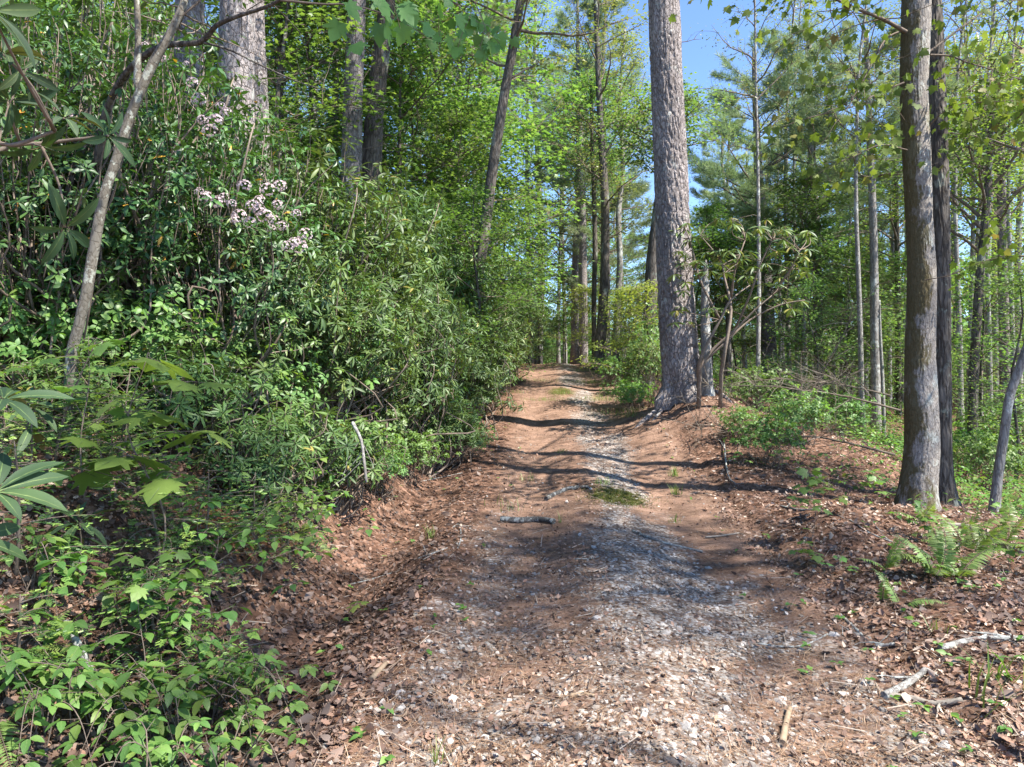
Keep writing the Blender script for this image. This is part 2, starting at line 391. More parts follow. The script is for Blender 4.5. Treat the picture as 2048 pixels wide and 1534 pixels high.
# ground material driven by painted zones (gravel ruts, needle mat, moss, bare clay, leaf litter)
def ground_mat():
    m, t, o = newmat('forest_floor')
    co = mapping(t, (1, 1, 1))
    nA = noise(t, co, 3.0, 5, .6); nB = noise(t, co, 22, 6, .7); nC = noise(t, co, 90, 5, .75)
    v = t.nodes.new('ShaderNodeTexVoronoi'); v.inputs['Scale'].default_value = 22; t.links.new(co, v.inputs['Vector'])
    sep = t.nodes.new('ShaderNodeSeparateColor'); t.links.new(v.outputs['Color'], sep.inputs[0])
    lit = ramp(t, mth(t, 'MULTIPLY_ADD', sep.outputs[0], .45, mth(t, 'MULTIPLY', nB, .55)), [(.2, (.04, .024, .016)), (.45, (.12, .065, .042)), (.65, (.22, .125, .085)), (.85, (.34, .22, .16))])
    ndl = ramp(t, noise(t, mapping(t, (9, 55, 9), rot=(0, 0, .5)), 3, 5, .75), [(.25, (.12, .068, .047)), (.5, (.27, .165, .115)), (.75, (.43, .31, .245))])
    ndl2 = ramp(t, noise(t, mapping(t, (50, 10, 9), rot=(0, 0, .2)), 3, 5, .75), [(.25, (.11, .062, .043)), (.5, (.25, .155, .108)), (.75, (.45, .33, .26))])
    ndl = mixc(t, ramp(t, nB, [(.45, (0, 0, 0)), (.55, (1, 1, 1))]), ndl, ndl2)
    vg = t.nodes.new('ShaderNodeTexVoronoi'); vg.inputs['Scale'].default_value = 38; t.links.new(co, vg.inputs['Vector'])
    sg = t.nodes.new('ShaderNodeSeparateColor'); t.links.new(vg.outputs['Color'], sg.inputs[0])
    grv = ramp(t, sg.outputs[1], [(0, (.15, .125, .105)), (.45, (.32, .295, .27)), (.8, (.44, .415, .39)), (1, (.58, .55, .51))])
    grv = mixc(t, ramp(t, vg.outputs['Distance'], [(.45, (0, 0, 0)), (.75, (1, 1, 1))]), grv, (.14, .095, .07))
    clay = ramp(t, nB, [(.3, (.13, .055, .025)), (.7, (.27, .13, .065))])
    mos = ramp(t, nC, [(.3, (.025, .035, .006)), (.7, (.11, .12, .02))])
    def zone(a, lo=.35, hi=.65, k=.55):
        f = mth(t, 'ADD', attr(t, a), mth(t, 'MULTIPLY', mth(t, 'SUBTRACT', nB, .5), k * 2))
        return ramp(t, f, [(lo, (0, 0, 0)), (hi, (1, 1, 1))])
    c = mixc(t, zone('needles'), lit, ndl)
    c = mixc(t, zone('clay'), c, clay)
    c = mixc(t, zone('gravel'), c, grv)
    c = mixc(t, zone('moss', .4, .55), c, mos)
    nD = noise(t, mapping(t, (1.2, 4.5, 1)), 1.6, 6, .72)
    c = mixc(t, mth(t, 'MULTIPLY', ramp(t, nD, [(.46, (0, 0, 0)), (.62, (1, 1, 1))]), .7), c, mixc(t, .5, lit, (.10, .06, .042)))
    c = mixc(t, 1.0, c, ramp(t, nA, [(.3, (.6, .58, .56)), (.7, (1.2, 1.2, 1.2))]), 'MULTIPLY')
    p = t.nodes.new('ShaderNodeBsdfPrincipled'); p.inputs['Roughness'].default_value = .92; p.inputs['Specular IOR Level'].default_value = .15
    t.links.new(c, p.inputs['Base Color'])
    hh = mth(t, 'ADD', mth(t, 'MULTIPLY', sep.outputs[0], .5), mth(t, 'ADD', mth(t, 'MULTIPLY', nC, .6), mth(t, 'MULTIPLY', sg.outputs[1], .3)))
    b = t.nodes.new('ShaderNodeBump'); b.inputs['Distance'].default_value = .02; t.links.new(hh, b.inputs['Height']); t.links.new(b.outputs[0], p.inputs['Normal'])
    t.links.new(p.outputs[0], o.inputs[0]); return m

def zones(x, y):
    cx = pcx(y); hw = 1.55; q = x - cx
    n = fbm(x * 1.3, y * .7, 21) - .5; n2 = fbm(x * 3, y * 2.2, 31) - .5
    rr = np.interp(y, [2.5, 4.7, 8.3, 10, 14, 20], [.60, .40, .48, .40, .42, .3])
    wr = np.interp(y, [2.5, 4.5, 6, 9, 14, 25], [.95, .8, .58, .5, .42, .5])
    gr = np.interp(y, [2, 8, 12, 20], [.9, .92, .92, .75]) * (.35 + .95 * sstep(.3, .62, fbm(x * 1.1 + 3, y * .55, 91))) * np.exp(-((q - rr + n * .4) / wr) ** 2)
    gl = np.interp(y, [2.5, 6, 9, 20], [.5, .5, .25, .12]) * np.exp(-((q + .95 + n * .5) / .38) ** 2)
    gc = np.interp(y, [2.5, 5, 7, 9], [.55, .38, .12, .03]) * (np.abs(q) < 1.1)
    g = np.clip(np.maximum(np.maximum(gr, gl), gc) + n2 * .55, 0, 1)
    g *= np.interp(y, [-2, 20, 34], [1, .9, .7]); g = np.maximum(g, .8 * np.exp(-(((x - 1.62) / .38) ** 2 + ((y - 13.6) / 1.5) ** 2)))
    nd = .85 * sstep(1.8, 1.0, np.abs(q - .2)) * np.clip(.95 + n, 0, 1)
    nd = np.maximum(nd, .55 * np.exp(-(((x - 3.0) / 1.4) ** 2 + ((y - 11.5) / 2.2) ** 2)))
    u = (cx - 1.55) - x
    cl = .85 * np.exp(-((u - 1.15) / .35) ** 2) * (y > 4.5) * sstep(.45, .6, fbm(x * 1.1, y * .8, 41))
    ms = np.exp(-(((x - 1.22) / .34) ** 2 + ((y - 7.95) / .42) ** 2)) + .75 * np.exp(-(((x - .45) / .5) ** 2 + ((y - 2.35) / .3) ** 2)) * (n2 > -.1) + .7 * np.exp(-(((x - 1.2) / .5) ** 2 + ((y - 17.0) / 1.2) ** 2))
    return g, nd, cl, np.clip(ms, 0, 1)

def nonuni(lo, hi, c0, c1, fine, grow=1.09):
    a = list(np.arange(c0, c1, fine)); s_ = fine; x = a[-1]
    while x < hi: s_ = min(s_ * grow, 4); x += s_; a.append(x)
    s_ = fine; x = a[0]; b = []
    while x > lo: s_ = min(s_ * grow, 4); x -= s_; b.append(x)
    return np.array(b[::-1] + a)
gxs = nonuni(-90, 90, -3.5, 5.5, .06); gys = nonuni(-35, 160, 2.0, 12.0, .07, 1.06)
GX, GY = np.meshgrid(gxs, gys); GZ = H(GX, GY)
GZ = GZ + .012 * (vnoise(GX * 14, GY * 14, 77) - .5) + .02 * (vnoise(GX * 6, GY * 6, 78) - .5)
nx, ny = len(gxs), len(gys)
g_ = MB(); ii = (np.arange(ny - 1)[:, None] * nx + np.arange(nx - 1)[None]).ravel()
g_.add(np.stack([GX, GY, GZ], -1).reshape(-1, 3), np.stack([ii, ii + 1, ii + 1 + nx, ii + nx], -1))
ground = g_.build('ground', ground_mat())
tag(ground, 'leaf strewn red earth floor with gravel track', kind='structure')
for nm, arr in zip(('gravel', 'needles', 'clay', 'moss'), zones(GX.ravel(), GY.ravel())):
    a = ground.data.attributes.new(nm, 'FLOAT', 'POINT'); a.data.foreach_set('value', np.asarray(arr, np.float32))

def hnorm(x, y):
    e = .05; dx = (H(x + e, y) - H(x - e, y)) / (2 * e); dy = (H(x, y + e) - H(x, y - e)) / (2 * e)
    return unit(np.stack([-dx, -dy, np.ones_like(dx)], -1))
def sample_ground(n, dmin, dmax, xlo=-1000, xhi=1000, pw=1.0, margin=1.15):
    """points on the ground inside the view, denser near the camera"""
    t = rng.random(n)
    if pw == 1.0: y = dmin * (dmax / dmin) ** t
    else: y = (dmin ** (1 - pw) + t * (dmax ** (1 - pw) - dmin ** (1 - pw))) ** (1 / (1 - pw))
    x = rng.uniform(-1, 1, n) * (.78 * y * margin + 1.8)
    k = (x > xlo) & (x < xhi); return x[k], y[k]
def lay(mb, tpl, x, y, size, tilt=.25, lift=.004, rnd=None, flat=None, mi=0, smooth=True):
    n = len(x); N = unit(hnorm(x, y) + rng.normal(0, tilt, (n, 3)))
    a = rng.uniform(0, 2 * np.pi, n); d = np.stack([np.cos(a), np.sin(a), np.zeros(n)], -1)
    d = unit(d - N * (d * N).sum(1, keepdims=True))
    size = np.broadcast_to(size, (n,))
    s3 = size[:, None] * np.ones(3) if flat is None else size[:, None] * flat
    pos = np.stack([x, y, H(x, y) + lift + rng.uniform(0, .012, n)], -1)
    mb.scat(tpl, pos, frames(d, N), s3, rnd, mi, smooth)

# gravel
def rock_tpl(seed):
    r = np.random.default_rng(seed); import bmesh
    bm = bmesh.new(); bmesh.ops.create_icosphere(bm, subdivisions=1, radius=1)
    v = np.array([list(q.co) for q in bm.verts]); f = np.array([[q.index for q in p.verts] for p in bm.faces]); bm.free()
    v = v * (1 + r.uniform(-.28, .28, (len(v), 1))) * np.array([1, r.uniform(.6, .95), r.uniform(.4, .65)])
    return v, [f]
mb = MB()
x, y = sample_ground(150000, 2.3, 22, -1.6, 3.4, 1.6)
g, nd, cl, ms = zones(x, y); k = rng.random(len(x)) < (g - .08) * 1.1; x, y = x[k], y[k]
sz = .0082 * np.exp(rng.normal(0, .58, len(x))); sz = np.clip(sz, .004, .034)
for i in range(4):
    s_ = slice(i, None, 4); lay(mb, rock_tpl(i), x[s_], y[s_], sz[s_], .3, -.009, smooth=False)
o = mb.build('gravel', M['stone']); tag(o, 'pale grey crushed stone scattered along the wheel ruts', kind='stuff')
# fallen needles on the track
mb = MB()
x, y = sample_ground(190000, 2.3, 30, -2.2, 5.5, 1.35)
g, nd, cl, ms = zones(x, y); k = rng.random(len(x)) < np.clip(nd + .2, 0, 1) * (1 - .4 * g); x, y = x[k], y[k]
ND = (np.array([[-.012, 0, 0], [.012, 0, 0], [.02, .5, .02], [-.004, .5, .02], [.006, 1, 0], [-.006, 1, 0]], float), [np.array([[0, 1, 2, 3], [3, 2, 4, 5]])])
lay(mb, ND, x, y, rng.uniform(.035, .085, len(x)) * np.interp(y, [0, 6, 30], [1, 1.2, 2.4]), .2, .002)
o = mb.build('pine_needles', M['deadneedle']); tag(o, 'orange brown fallen pine needles matted over the track', kind='stuff')
# leaf litter
def dead_leaf(seed):
    r = np.random.default_rng(seed)
    out = [(0, 0), (.16, .1), (.12, .25), (.34, .34), (.18, .48), (.36, .62), (.15, .74), (.2, .9), (0, 1)]
    pts = out + [(-a * r.uniform(.8, 1.1), b + r.uniform(-.04, .04)) for a, b in out[-2:0:-1]]
    cx_, cy_ = r.uniform(.3, 1.0), r.uniform(-.5, .9)
    z = lambda a, b: cx_ * a * a * 1.8 + cy_ * (b - .5) ** 2 * .9
    v = [[0, .25, z(0, .25)], [0, .7, z(0, .7)]] + [[a, b, z(a, b)] for a, b in pts]
    n = len(pts); tri = []
    for i in range(n):
        j = (i + 1) % n; c0 = 0 if (pts[i][1] + pts[j][1]) / 2 < .48 else 1; tri.append([c0, 2 + i, 2 + j])
    tri += [[0, 2 + 4, 1], [0, 1, 2 + n - 4]]
    return np.array(v, float), [np.array(tri)]
mb = MB()
x, y = sample_ground(175000, 2.0, 34, pw=1.35)
g, nd, cl, ms = zones(x, y); q = np.abs(x - pcx(y))
k = rng.random(len(x)) < np.where(q < 1.25, .17, .95) * (1 - .7 * ms); k |= (q < 1.6) & (x < pcx(y)) & (rng.random(len(x)) < .25)
x, y = x[k], y[k]
qq = np.abs(x - pcx(y)); sz = np.where(qq < 1.3, rng.uniform(.010, .038, len(x)), rng.uniform(.014, .050, len(x))); sz = np.where((rng.random(len(x)) < .015) & (qq > 1.1), rng.uniform(.06, .08, len(x)), sz)
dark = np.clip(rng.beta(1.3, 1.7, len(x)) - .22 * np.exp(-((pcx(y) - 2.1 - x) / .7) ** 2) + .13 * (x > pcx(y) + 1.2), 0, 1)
FR = leaf_tpl([0, .3, .22, .34, 0], .6, .5, 1)
for i in range(9):
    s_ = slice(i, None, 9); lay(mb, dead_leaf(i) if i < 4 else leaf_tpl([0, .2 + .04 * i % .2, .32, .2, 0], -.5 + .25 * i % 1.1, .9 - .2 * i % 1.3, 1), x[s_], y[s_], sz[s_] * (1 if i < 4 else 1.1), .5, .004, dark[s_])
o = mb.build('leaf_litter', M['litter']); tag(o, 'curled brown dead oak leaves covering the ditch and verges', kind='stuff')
# bark flakes, needle scraps, tiny twigs
mb = MB()
x, y = sample_ground(4500, 2.3, 16, pw=1.3)
TW = (np.array([[-.016, 0, 0], [.016, 0, 0], [.016, 0, .03], [-.016, 0, .03], [.03, 1, .02], [.05, 1, .02], [.05, 1, .04], [.03, 1, .04]], float),
      [np.array([[3, 2, 6, 7], [0, 3, 7, 4], [2, 1, 5, 6]])])
lay(mb, TW, x, y, rng.uniform(.02, .17, len(x)) ** 1.0, .16, .004)
o = mb.build('twig_debris', M['twig2']); tag(o, 'small grey twigs and bark scraps scattered over the floor', kind='stuff')

# ------------------------------------------------------------------ tree builders (local coordinates, base at the origin)
def broad_crown(mb, P, h, cb, cr, nl, ns, nlf, tpl, lsz, spread=.22, droop=0., seed=0, el=(15, 50), woodmi=0, leafmi=1, prof=None, limbr=.035, side=None):
    """limbs from the trunk polyline P, sub-branches, then layered leaves"""
    global rng
    keep = rng; rng = np.random.default_rng(seed)
    zs = P[:, 2]; LP = []; LD = []
    for i in range(nl):
        t = (i + rng.uniform(0, 1)) / nl; z = cb + (h - cb) * t * .97
        p0 = np.array([np.interp(z, zs, P[:, 0]), np.interp(z, zs, P[:, 1]), z])
        az = i * 2.4 + rng.uniform(-.5, .5)
        if side is not None and rng.random() < .6: az = side + rng.normal(0, .7)
        e = R_(rng.uniform(*el))
        pr = (math.sin(math.pi * min(1, (t * .85 + .18))) ** .7) if prof is None else prof(t)
        L = cr * pr * rng.uniform(.65, 1.15) + .2
        d = np.array([math.cos(az) * math.cos(e), math.sin(az) * math.cos(e), math.sin(e)])
        B = wander(p0, d, L, 6, .13, .03 if droop == 0 else -.02)
        mb.tube(B, np.linspace(limbr * L / 2.5 + .004, .004, 7), 5, woodmi, .4, cap=False)
        for j in range(ns):
            tt = rng.uniform(.2, 1) ** .8; q = B[min(6, int(tt * 6))] + rng.normal(0, .03, 3)
            d2 = unit(d * rng.uniform(.3, 1) + np.append(rng.normal(0, .8, 2), rng.normal(.02, .2)))
            L2 = L * rng.uniform(.18, .42) + .12
            S = wander(q, d2, L2, 4, .15, 0)
            mb.tube(S, np.linspace(.009, .003, 5), 3, woodmi, .5, cap=False)
            m_ = rng.poisson(nlf) + 1; k = rng.integers(1, 5, m_)
            off = rng.normal(0, 1, (m_, 3)) * np.array([spread, spread, spread * .38])
            LP.append(S[k] + off); LD.append(unit(off + d2 * .12 + rng.normal(0, .04, (m_, 3))))
    LP = np.concatenate(LP); LD = np.concatenate(LD); n = len(LP)
    LD[:, 2] = LD[:, 2] * .4 - .12 - droop; N = unit(np.array([0, 0, 1.]) + rng.normal(0, .38, (n, 3)) - LD * droop * .3)
    tr = .5 * rng.random(n) + .5 * np.clip(rng.normal(.5, .25, n), 0, 1)
    mb.scat(tpl, LP, frames(LD, N), rng.uniform(.65, 1.15, n) * lsz, tr, leafmi)
    rng = keep
def pine_crown(mb, P, h, cb, cr, seed=0, woodmi=0, leafmi=1, dens=1., wstep=.62, tuft=.19, prof=None, tpl=TUFT, rlow=.6):
    global rng
    keep = rng; rng = np.random.default_rng(seed)
    zs = P[:, 2]; z = cb; LP = []; LD = []
    while z < h - .1:
        t = (z - cb) / (h - cb)
        for k in range(rng.integers(3, 6)):
            az = rng.uniform(0, 2 * np.pi)
            pr = (rlow + (1 - rlow) * min(1, t / .3)) * (1 - t) ** .75 if prof is None else prof(t)
            L = cr * pr * rng.uniform(.55, 1.15) + .25
            e = R_(rng.uniform(-8, 18) + 30 * t)
            p0 = np.array([np.interp(z, zs, P[:, 0]), np.interp(z, zs, P[:, 1]), z])
            d = np.array([math.cos(az) * math.cos(e), math.sin(az) * math.cos(e), math.sin(e)])
            B = wander(p0, d, L, 7, .07, .035)
            mb.tube(B, np.linspace(.009 * L + .006, .004, 8), 4, woodmi, .3, cap=False)
            ntw = int(L * 15 * dens) + 3; tt = rng.uniform(.28, 1, ntw) ** .8; idx = np.minimum(tt * 7, 6.99)
            i0 = idx.astype(int); Q = B[i0] + (B[i0 + 1] - B[i0]) * (idx - i0)[:, None]
            sd = np.cross(d, [0, 0, 1.]); sgn = rng.choice([-1, 1], ntw)[:, None]
            D2 = unit(d * .8 + sgn * sd * rng.uniform(.3, 1.2, (ntw, 1)) + rng.normal(0, .12, (ntw, 3)))
            L2 = (L * .32 * (1.25 - tt) + .12)[:, None]
            for s_ in (.35, .7, 1.0):
                pp = Q + D2 * L2 * s_; LP.append(pp); LD.append(unit(D2 + np.array([0, 0, .35]) + rng.normal(0, .25, (ntw, 3))))
            LP.append(B[-1:]); LD.append(d[None] + [0, 0, .2])
        z += wstep * rng.uniform(.6, 1.3)
    LP = np.concatenate(LP); LD = np.concatenate(LD); n = len(LP)
    mb.scat(tpl, LP, frames(LD, rdir(n)), rng.uniform(.75, 1.25, n) * tuft, rng.random(n), leafmi)
    rng = keep
def dead_stubs(mb, P, z0, z1, n, L=.9, seed=0, mi=0, r=.012):
    rr = np.random.default_rng(seed)
    global rng
    keep = rng; rng = rr
    for i in range(n):
        z = rng.uniform(z0, z1); p0 = np.array([np.interp(z, P[:, 2], P[:, 0]), np.interp(z, P[:, 2], P[:, 1]), z]); az = rng.uniform(0, 6.28)
        l = L * rng.uniform(.3, 1.3); B = wander(p0, [math.cos(az), math.sin(az), rng.uniform(-.1, .35)], l, 5, .14)
        mb.tube(B, np.linspace(r, .003, 6), 4, mi, .4, cap=False)
        for j in range(3):
            q = B[rng.integers(2, 5)]; mb.tube(wander(q, unit(B[-1] - p0) + rng.normal(0, .6, 3), l * .4, 3, .15), [.004, .003, .002, .001], 3, mi, .5, cap=False)
    rng = keep

def straight(h, lean=(0, 0), wob=.12, n=14, seed=0):
    r = np.random.default_rng(seed); z = np.linspace(-.25, h, n); t = z / h
    wx = np.interp(np.linspace(0, 1, n), np.linspace(0, 1, 5), np.r_[0, r.normal(0, wob, 4)])
    wy = np.interp(np.linspace(0, 1, n), np.linspace(0, 1, 5), np.r_[0, r.normal(0, wob, 4)])
    P = np.stack([lean[0] * t * h + wx, lean[1] * t * h + wy, z], -1)
    return P
def trunk_radius(z, h, r, flare=.5, fh=.35):
    zz = np.maximum(z, 0); return r * (1 - .72 * np.clip(zz / h, 0, 1) ** 1.1) * (1 + flare * np.exp(-zz / fh))

# prototype meshes for the background wood
PROTO = {}
def proto_tree(key, kind, h, r, seed, bk, leaf, **kw):
    P = straight(h, seed=seed, wob=kw.pop('wob', .15)); rad = trunk_radius(P[:, 2], h, r)
    t = MB(); t.tube(P, rad, 9, 0, .5)
    c = MB()
    st = kw.pop('stubs', 0)
    if st: dead_stubs(c, P, h * .15, kw['cb'], st, 1.0, seed)
    if kind == 'pine': pine_crown(c, P, h, seed=seed, **kw)
    else: broad_crown(c, P, h, seed=seed, **kw)
    PROTO[key] = (t.mesh('trunk', M[bk]), c.mesh('crown', [M['twig'], M[leaf]]), h)
proto_tree('pine_a', 'pine', 17, .17, 11, 'pinebark_far', 'needle', cb=3.2, cr=3.4, stubs=6, dens=1.15)
proto_tree('pine_b', 'pine', 19, .19, 12, 'pinebark_far', 'needle', cb=7.5, cr=3.6, stubs=14, dens=1.1)
proto_tree('pine_c', 'pine', 14, .14, 13, 'pinebark_far', 'needle', cb=2.0, cr=2.8, dens=1.1)
proto_tree('oak_a', 'b', 15, .14, 21, 'greybark', 'spring', cb=3.5, cr=3.6, nl=26, ns=9, nlf=34, tpl=L_OVATE2, lsz=.12, spread=.30)
proto_tree('oak_b', 'b', 17, .17, 22, 'darkbark', 'green', cb=5.0, cr=4.0, nl=28, ns=9, nlf=34, tpl=L_OVATE2, lsz=.12, spread=.32)
proto_tree('birch', 'b', 16, .10, 23, 'greybark', 'pale', cb=2.5, cr=2.2, nl=34, ns=8, nlf=14, tpl=L_OVATE2, lsz=.085, spread=.22, el=(35, 65))
proto_tree('tulip', 'b', 19, .18, 24, 'greybark', 'yellow', cb=5, cr=3.6, nl=28, ns=9, nlf=26, tpl=L_OVATE2, lsz=.13, spread=.28)
proto_tree('under_a', 'b', 5.5, .045, 31, 'darkbark', 'spring', cb=.8, cr=1.9, nl=20, ns=8, nlf=28, tpl=L_MAPLE_S, lsz=.095, spread=.22, el=(0, 35), limbr=.018)
proto_tree('under_b', 'b', 7.5, .06, 32, 'darkbark', 'green', cb=1.2, cr=2.4, nl=24, ns=8, nlf=30, tpl=L_MAPLE_S, lsz=.10, spread=.24, el=(0, 35), limbr=.018)
proto_tree('under_c', 'b', 3.6, .03, 33, 'darkbark', 'yellow', cb=.4, cr=1.3, nl=16, ns=7, nlf=22, tpl=L_OVATE2, lsz=.10, spread=.18, el=(0, 30), limbr=.015)
proto_tree('under_d', 'b', 6.5, .05, 34, 'darkbark', 'spring', cb=.5, cr=2.1, nl=26, ns=8, nlf=26, tpl=L_OVATE2, lsz=.10, spread=.22, el=(0, 40), limbr=.015)

def plant_tree(key, px, d, s, rz, name, label, cat='tree', group=None, x=None, dz=0):
    x = gx(px, d) if x is None else x
    s3 = (s, s, s) if np.ndim(s) == 0 else s
    t = thing(name, label, cat, (x, d, h1(x, d) - .02 + dz), rz, group, s3)
    a, b, _ = PROTO[key]; child('trunk', a, t); child('crown', b, t); return t

# ------------------------------------------------------------------ the trees one can point to
def px_trunk(pts, d, base_y=None):
    """pts: [(px, py, diameter px)...] from the base up at depth d -> world polyline, radii"""
    P = []; r = []
    for q in pts:
        dd = q[3] if len(q) > 3 else d
        P.append(at(q[0], q[1], dd)); r.append(q[2] / 2 / F * dd)
    return np.array(P), np.array(r)
def hero_tree(name, label, pts, d, mat, n=18, flare=.35, fh=.3, fn=None, k=6, extra_top=None, group=None, cat='tree', roots=0, dz=0):
    P, r = px_trunk(pts, d)
    gz = h1(P[0][0], P[0][1])
    if P[0][2] > gz - .05: P = np.vstack([[P[0][0] - (P[1][0] - P[0][0]) * .1, P[0][1], gz - .25], P]); r = np.r_[r[0], r]
    if extra_top is not None:
        v = unit(P[-1] - P[-2]); P = np.vstack([P, P[-1] + v * extra_top]); r = np.r_[r, r[-1] * .45]
    Q = spl(P, k); rr = np.interp(np.linspace(0, len(P) - 1, len(Q)), np.arange(len(P)), r)
    base = np.array([P[0][0], P[0][1], gz]); Q = Q - base
    if dz:
        L = np.r_[0, np.cumsum(np.linalg.norm(np.diff(Q, axis=0), axis=1))]; vis = max(2.0, 7.5 - base[2] + .0); vis = min(vis, L[-1] - .01)
        l2 = np.r_[np.arange(0, vis, dz), np.linspace(vis, L[-1], 12)]; rr = np.interp(l2, L, rr); Q = np.stack([np.interp(l2, L, Q[:, i]) for i in range(3)], -1)
    rr = rr * (1 + flare * np.exp(-np.maximum(Q[:, 2], 0) / fh))
    t = thing(name, label, cat, base, 0, group)
    mb = MB()
    mb.tube(Q, rr, n, 0, .5, fn)
    return t, mb, Q, rr, base

def pnoise(u, z, per, s):
    i = np.floor(u); j = np.floor(z); fu = u - i; fz = z - j; fu = fu * fu * (3 - 2 * fu); fz = fz * fz * (3 - 2 * fz)
    h = lambda a, b: _hash(np.mod(a, per), b, s)
    return (h(i, j) * (1 - fu) + h(i + 1, j) * fu) * (1 - fz) + (h(i, j + 1) * (1 - fu) + h(i + 1, j + 1) * fu) * fz
def plates(per, zs, amp, seed, lump=.02, wide=.16, shag=0):
    def f(rr, a, z):
        a = a + 0 * z; z = z + 0 * a; u = a / (2 * np.pi)
        wz = z + .12 * pnoise(u * 6, z * 3, 6, seed + 1); wu = u + .35 / per * pnoise(u * per / 2, z / zs * .8, per // 2, seed + 2)
        n1 = pnoise(wu * per, wz / zs, per, seed); n2 = pnoise(wu * per * 2, wz / zs * 2.2, per * 2, seed + 3)
        rid = np.minimum(np.abs(n1 * .7 + n2 * .3 - .5) / wide, 1)
        n3 = pnoise(u * per * 3, z / zs * 5, per * 3, seed + 4)
        big = pnoise(u * 5, z * 1.6, 5, seed + 5) - .5; big2 = pnoise(u * 3, z * .7, 3, seed + 6) - .5
        return rr + amp * (rid - 1) + amp * .35 * (n3 - .5) + rr * lump * 2 * (big + big2)
    return f
def rough(amp, s_, kz=1.2):
    def f(rr, a, z):
        nn = vnoise(a * 0 + np.cos(a) * 1.7 + 5 + s_ * 3, z * kz + np.sin(a) * 1.7, s_) - .5
        mm = vnoise(np.cos(a) * 4 + 9, z * kz * 3 + np.sin(a) * 4, s_ + 3) - .5
        return rr * (1 + amp * 2 * nn + amp * mm)
    return f
# big white pine beside the track
def pine_fn(rr, a, z):
    base = plates(34, .19, .022, 1, .02, .17)(rr, a, z)
    lobe = .5 + .5 * np.cos(a * 5 + .9 + .5 * np.sin(a * 2))
    return base + .17 * np.exp(-np.maximum(z + .02, 0) / .15) * (lobe ** 1.5) * (1 + .5 * np.cos(a - 3.3))
T, mb, Q, rr, B0 = hero_tree('pine_tree', 'tallest thick grey trunked pine rising from a root mound beside the track', [(1370, 812, 84), (1364, 770, 78), (1358, 690, 76), (1350, 560, 70), (1345, 440, 68), (1340, 300, 66), (1333, 150, 64), (1328, 0, 62), (1322, -150, 58), (1316, -320, 50)], 12.0, 'pinebark', dz=.018, n=200, flare=.0, fn=pine_fn, k=10, extra_top=5)
mb.build('trunk', M['pinebark'], T, (0, 0, 0))
rb = MB()
for (x1, y1, x0, y0, r0) in ((1345, 806, 1262, 838, .065), (1352, 812, 1300, 858, .045), (1395, 806, 1468, 826, .05), (1375, 816, 1400, 862, .04)):
    a = at(x1, y1, 12.0) - B0; e_ = [gx(x0, 11.6), 11.55]
    e = np.array([e_[0], e_[1], h1(*e_) - .05]) - B0
    m1 = a * .55 + e * .45; m1[2] = h1(m1[0] + B0[0], m1[1] + B0[1]) - B0[2] + .05
    m2 = a * .22 + e * .78; m2[2] = h1(m2[0] + B0[0], m2[1] + B0[1]) - B0[2] + .02
    rb.tube(spl([a + [0, .1, .05], m1, m2, e], 5), np.linspace(r0, .02, 16), 8, 0)
rb.build('root', M['pinebark'], T)
cb_ = MB(); dead_stubs(cb_, Q, 2.5, 9, 7, .7, 3)
for (py, dx, ln) in ((-190, -1, 3), (-230, 1, 3.5), (-60, 1, .5)):
    pass
pine_crown(cb_, Q, 15.5, 8.6, 3.6, seed=5, dens=.7, wstep=.8)
cb_.build('crown', [M['twig'], M['needle']], T)

# mossy maple and its dark neighbour on the right
T, mb, Q, rr, B0 = hero_tree('maple_tree', 'mossy pale barked maple trunk standing in front of a darker trunk', [(1832, 1040, 74), (1835, 980, 66), (1843, 900, 62), (1842, 800, 60), (1840, 700, 54), (1843, 560, 52), (1838, 440, 48), (1832, 300, 50), (1828, 170, 50), (1832, 40, 52), (1832, -100, 48), (1836, -300, 40)], 7.4, 'mossbark', n=150, dz=.012, flare=.22, fh=.12, fn=plates(44, .09, .0045, 4, .045, .2), k=7, extra_top=2.5)
mb.build('trunk', M['mossbark'], T); Qm = Q; Bm = B0
lb = MB(); LP = []; LD = []
def limb_px(lb, pts, r0, base, sub=5, leaves=10, size=.085, mi=1, spread=.16, Ls=.5, drp=.9, seed=0):
    global rng
    keep = rng; rng = np.random.default_rng(seed)
    P = spl(np.array([at(*p) for p in pts]) - base, 5); n = len(P)
    lb.tube(P, np.linspace(r0, r0 * .25, n), 6, 0, .3, cap=False)
    lp = []
    for j in range(sub):
        t = rng.uniform(.25, 1); q = P[min(n - 1, int(t * n))]; d = unit(P[-1] - P[0]) * .6 + rng.normal(0, .7, 3) * np.array([1, 1, .5])
        S = wander(q, d, Ls * rng.uniform(.5, 1.3), 5, .2, -.05); lb.tube(S, np.linspace(r0 * .3, .0015, 6), 4, 0, .5, cap=False)
        m_ = rng.poisson(leaves); kk = rng.integers(2, 6, m_); lp.append(S[kk] + rng.normal(0, spread, (m_, 3)) * [1, 1, .6])
    lp = np.concatenate(lp); n = len(lp)
    D = unit(np.c_[rng.normal(0, .55, (n, 2)), np.full(n, -drp) + rng.normal(0, .25, n)])
    lb.scat(L_MAPLE, lp, frames(D, rdir(n, -.2, 1)), rng.uniform(.6, 1.15, n) * size, rng.random(n), mi)
    rng = keep
K = dict(size=.082)
limb_px(lb, [(1812, 64, 7.3), (1765, 38, 7.2), (1700, 12, 7.0), (1620, -25, 6.8), (1500, -60, 6.6)], .022, B0, 16, 8, seed=1, Ls=.9, **K)
limb_px(lb, [(1808, 60, 7.4), (1775, 75, 7.3), (1755, 105, 7.2), (1732, 150, 7.1), (1700, 200, 7.0), (1640, 230, 6.9)], .012, B0, 14, 7, seed=2, Ls=.7, **K)
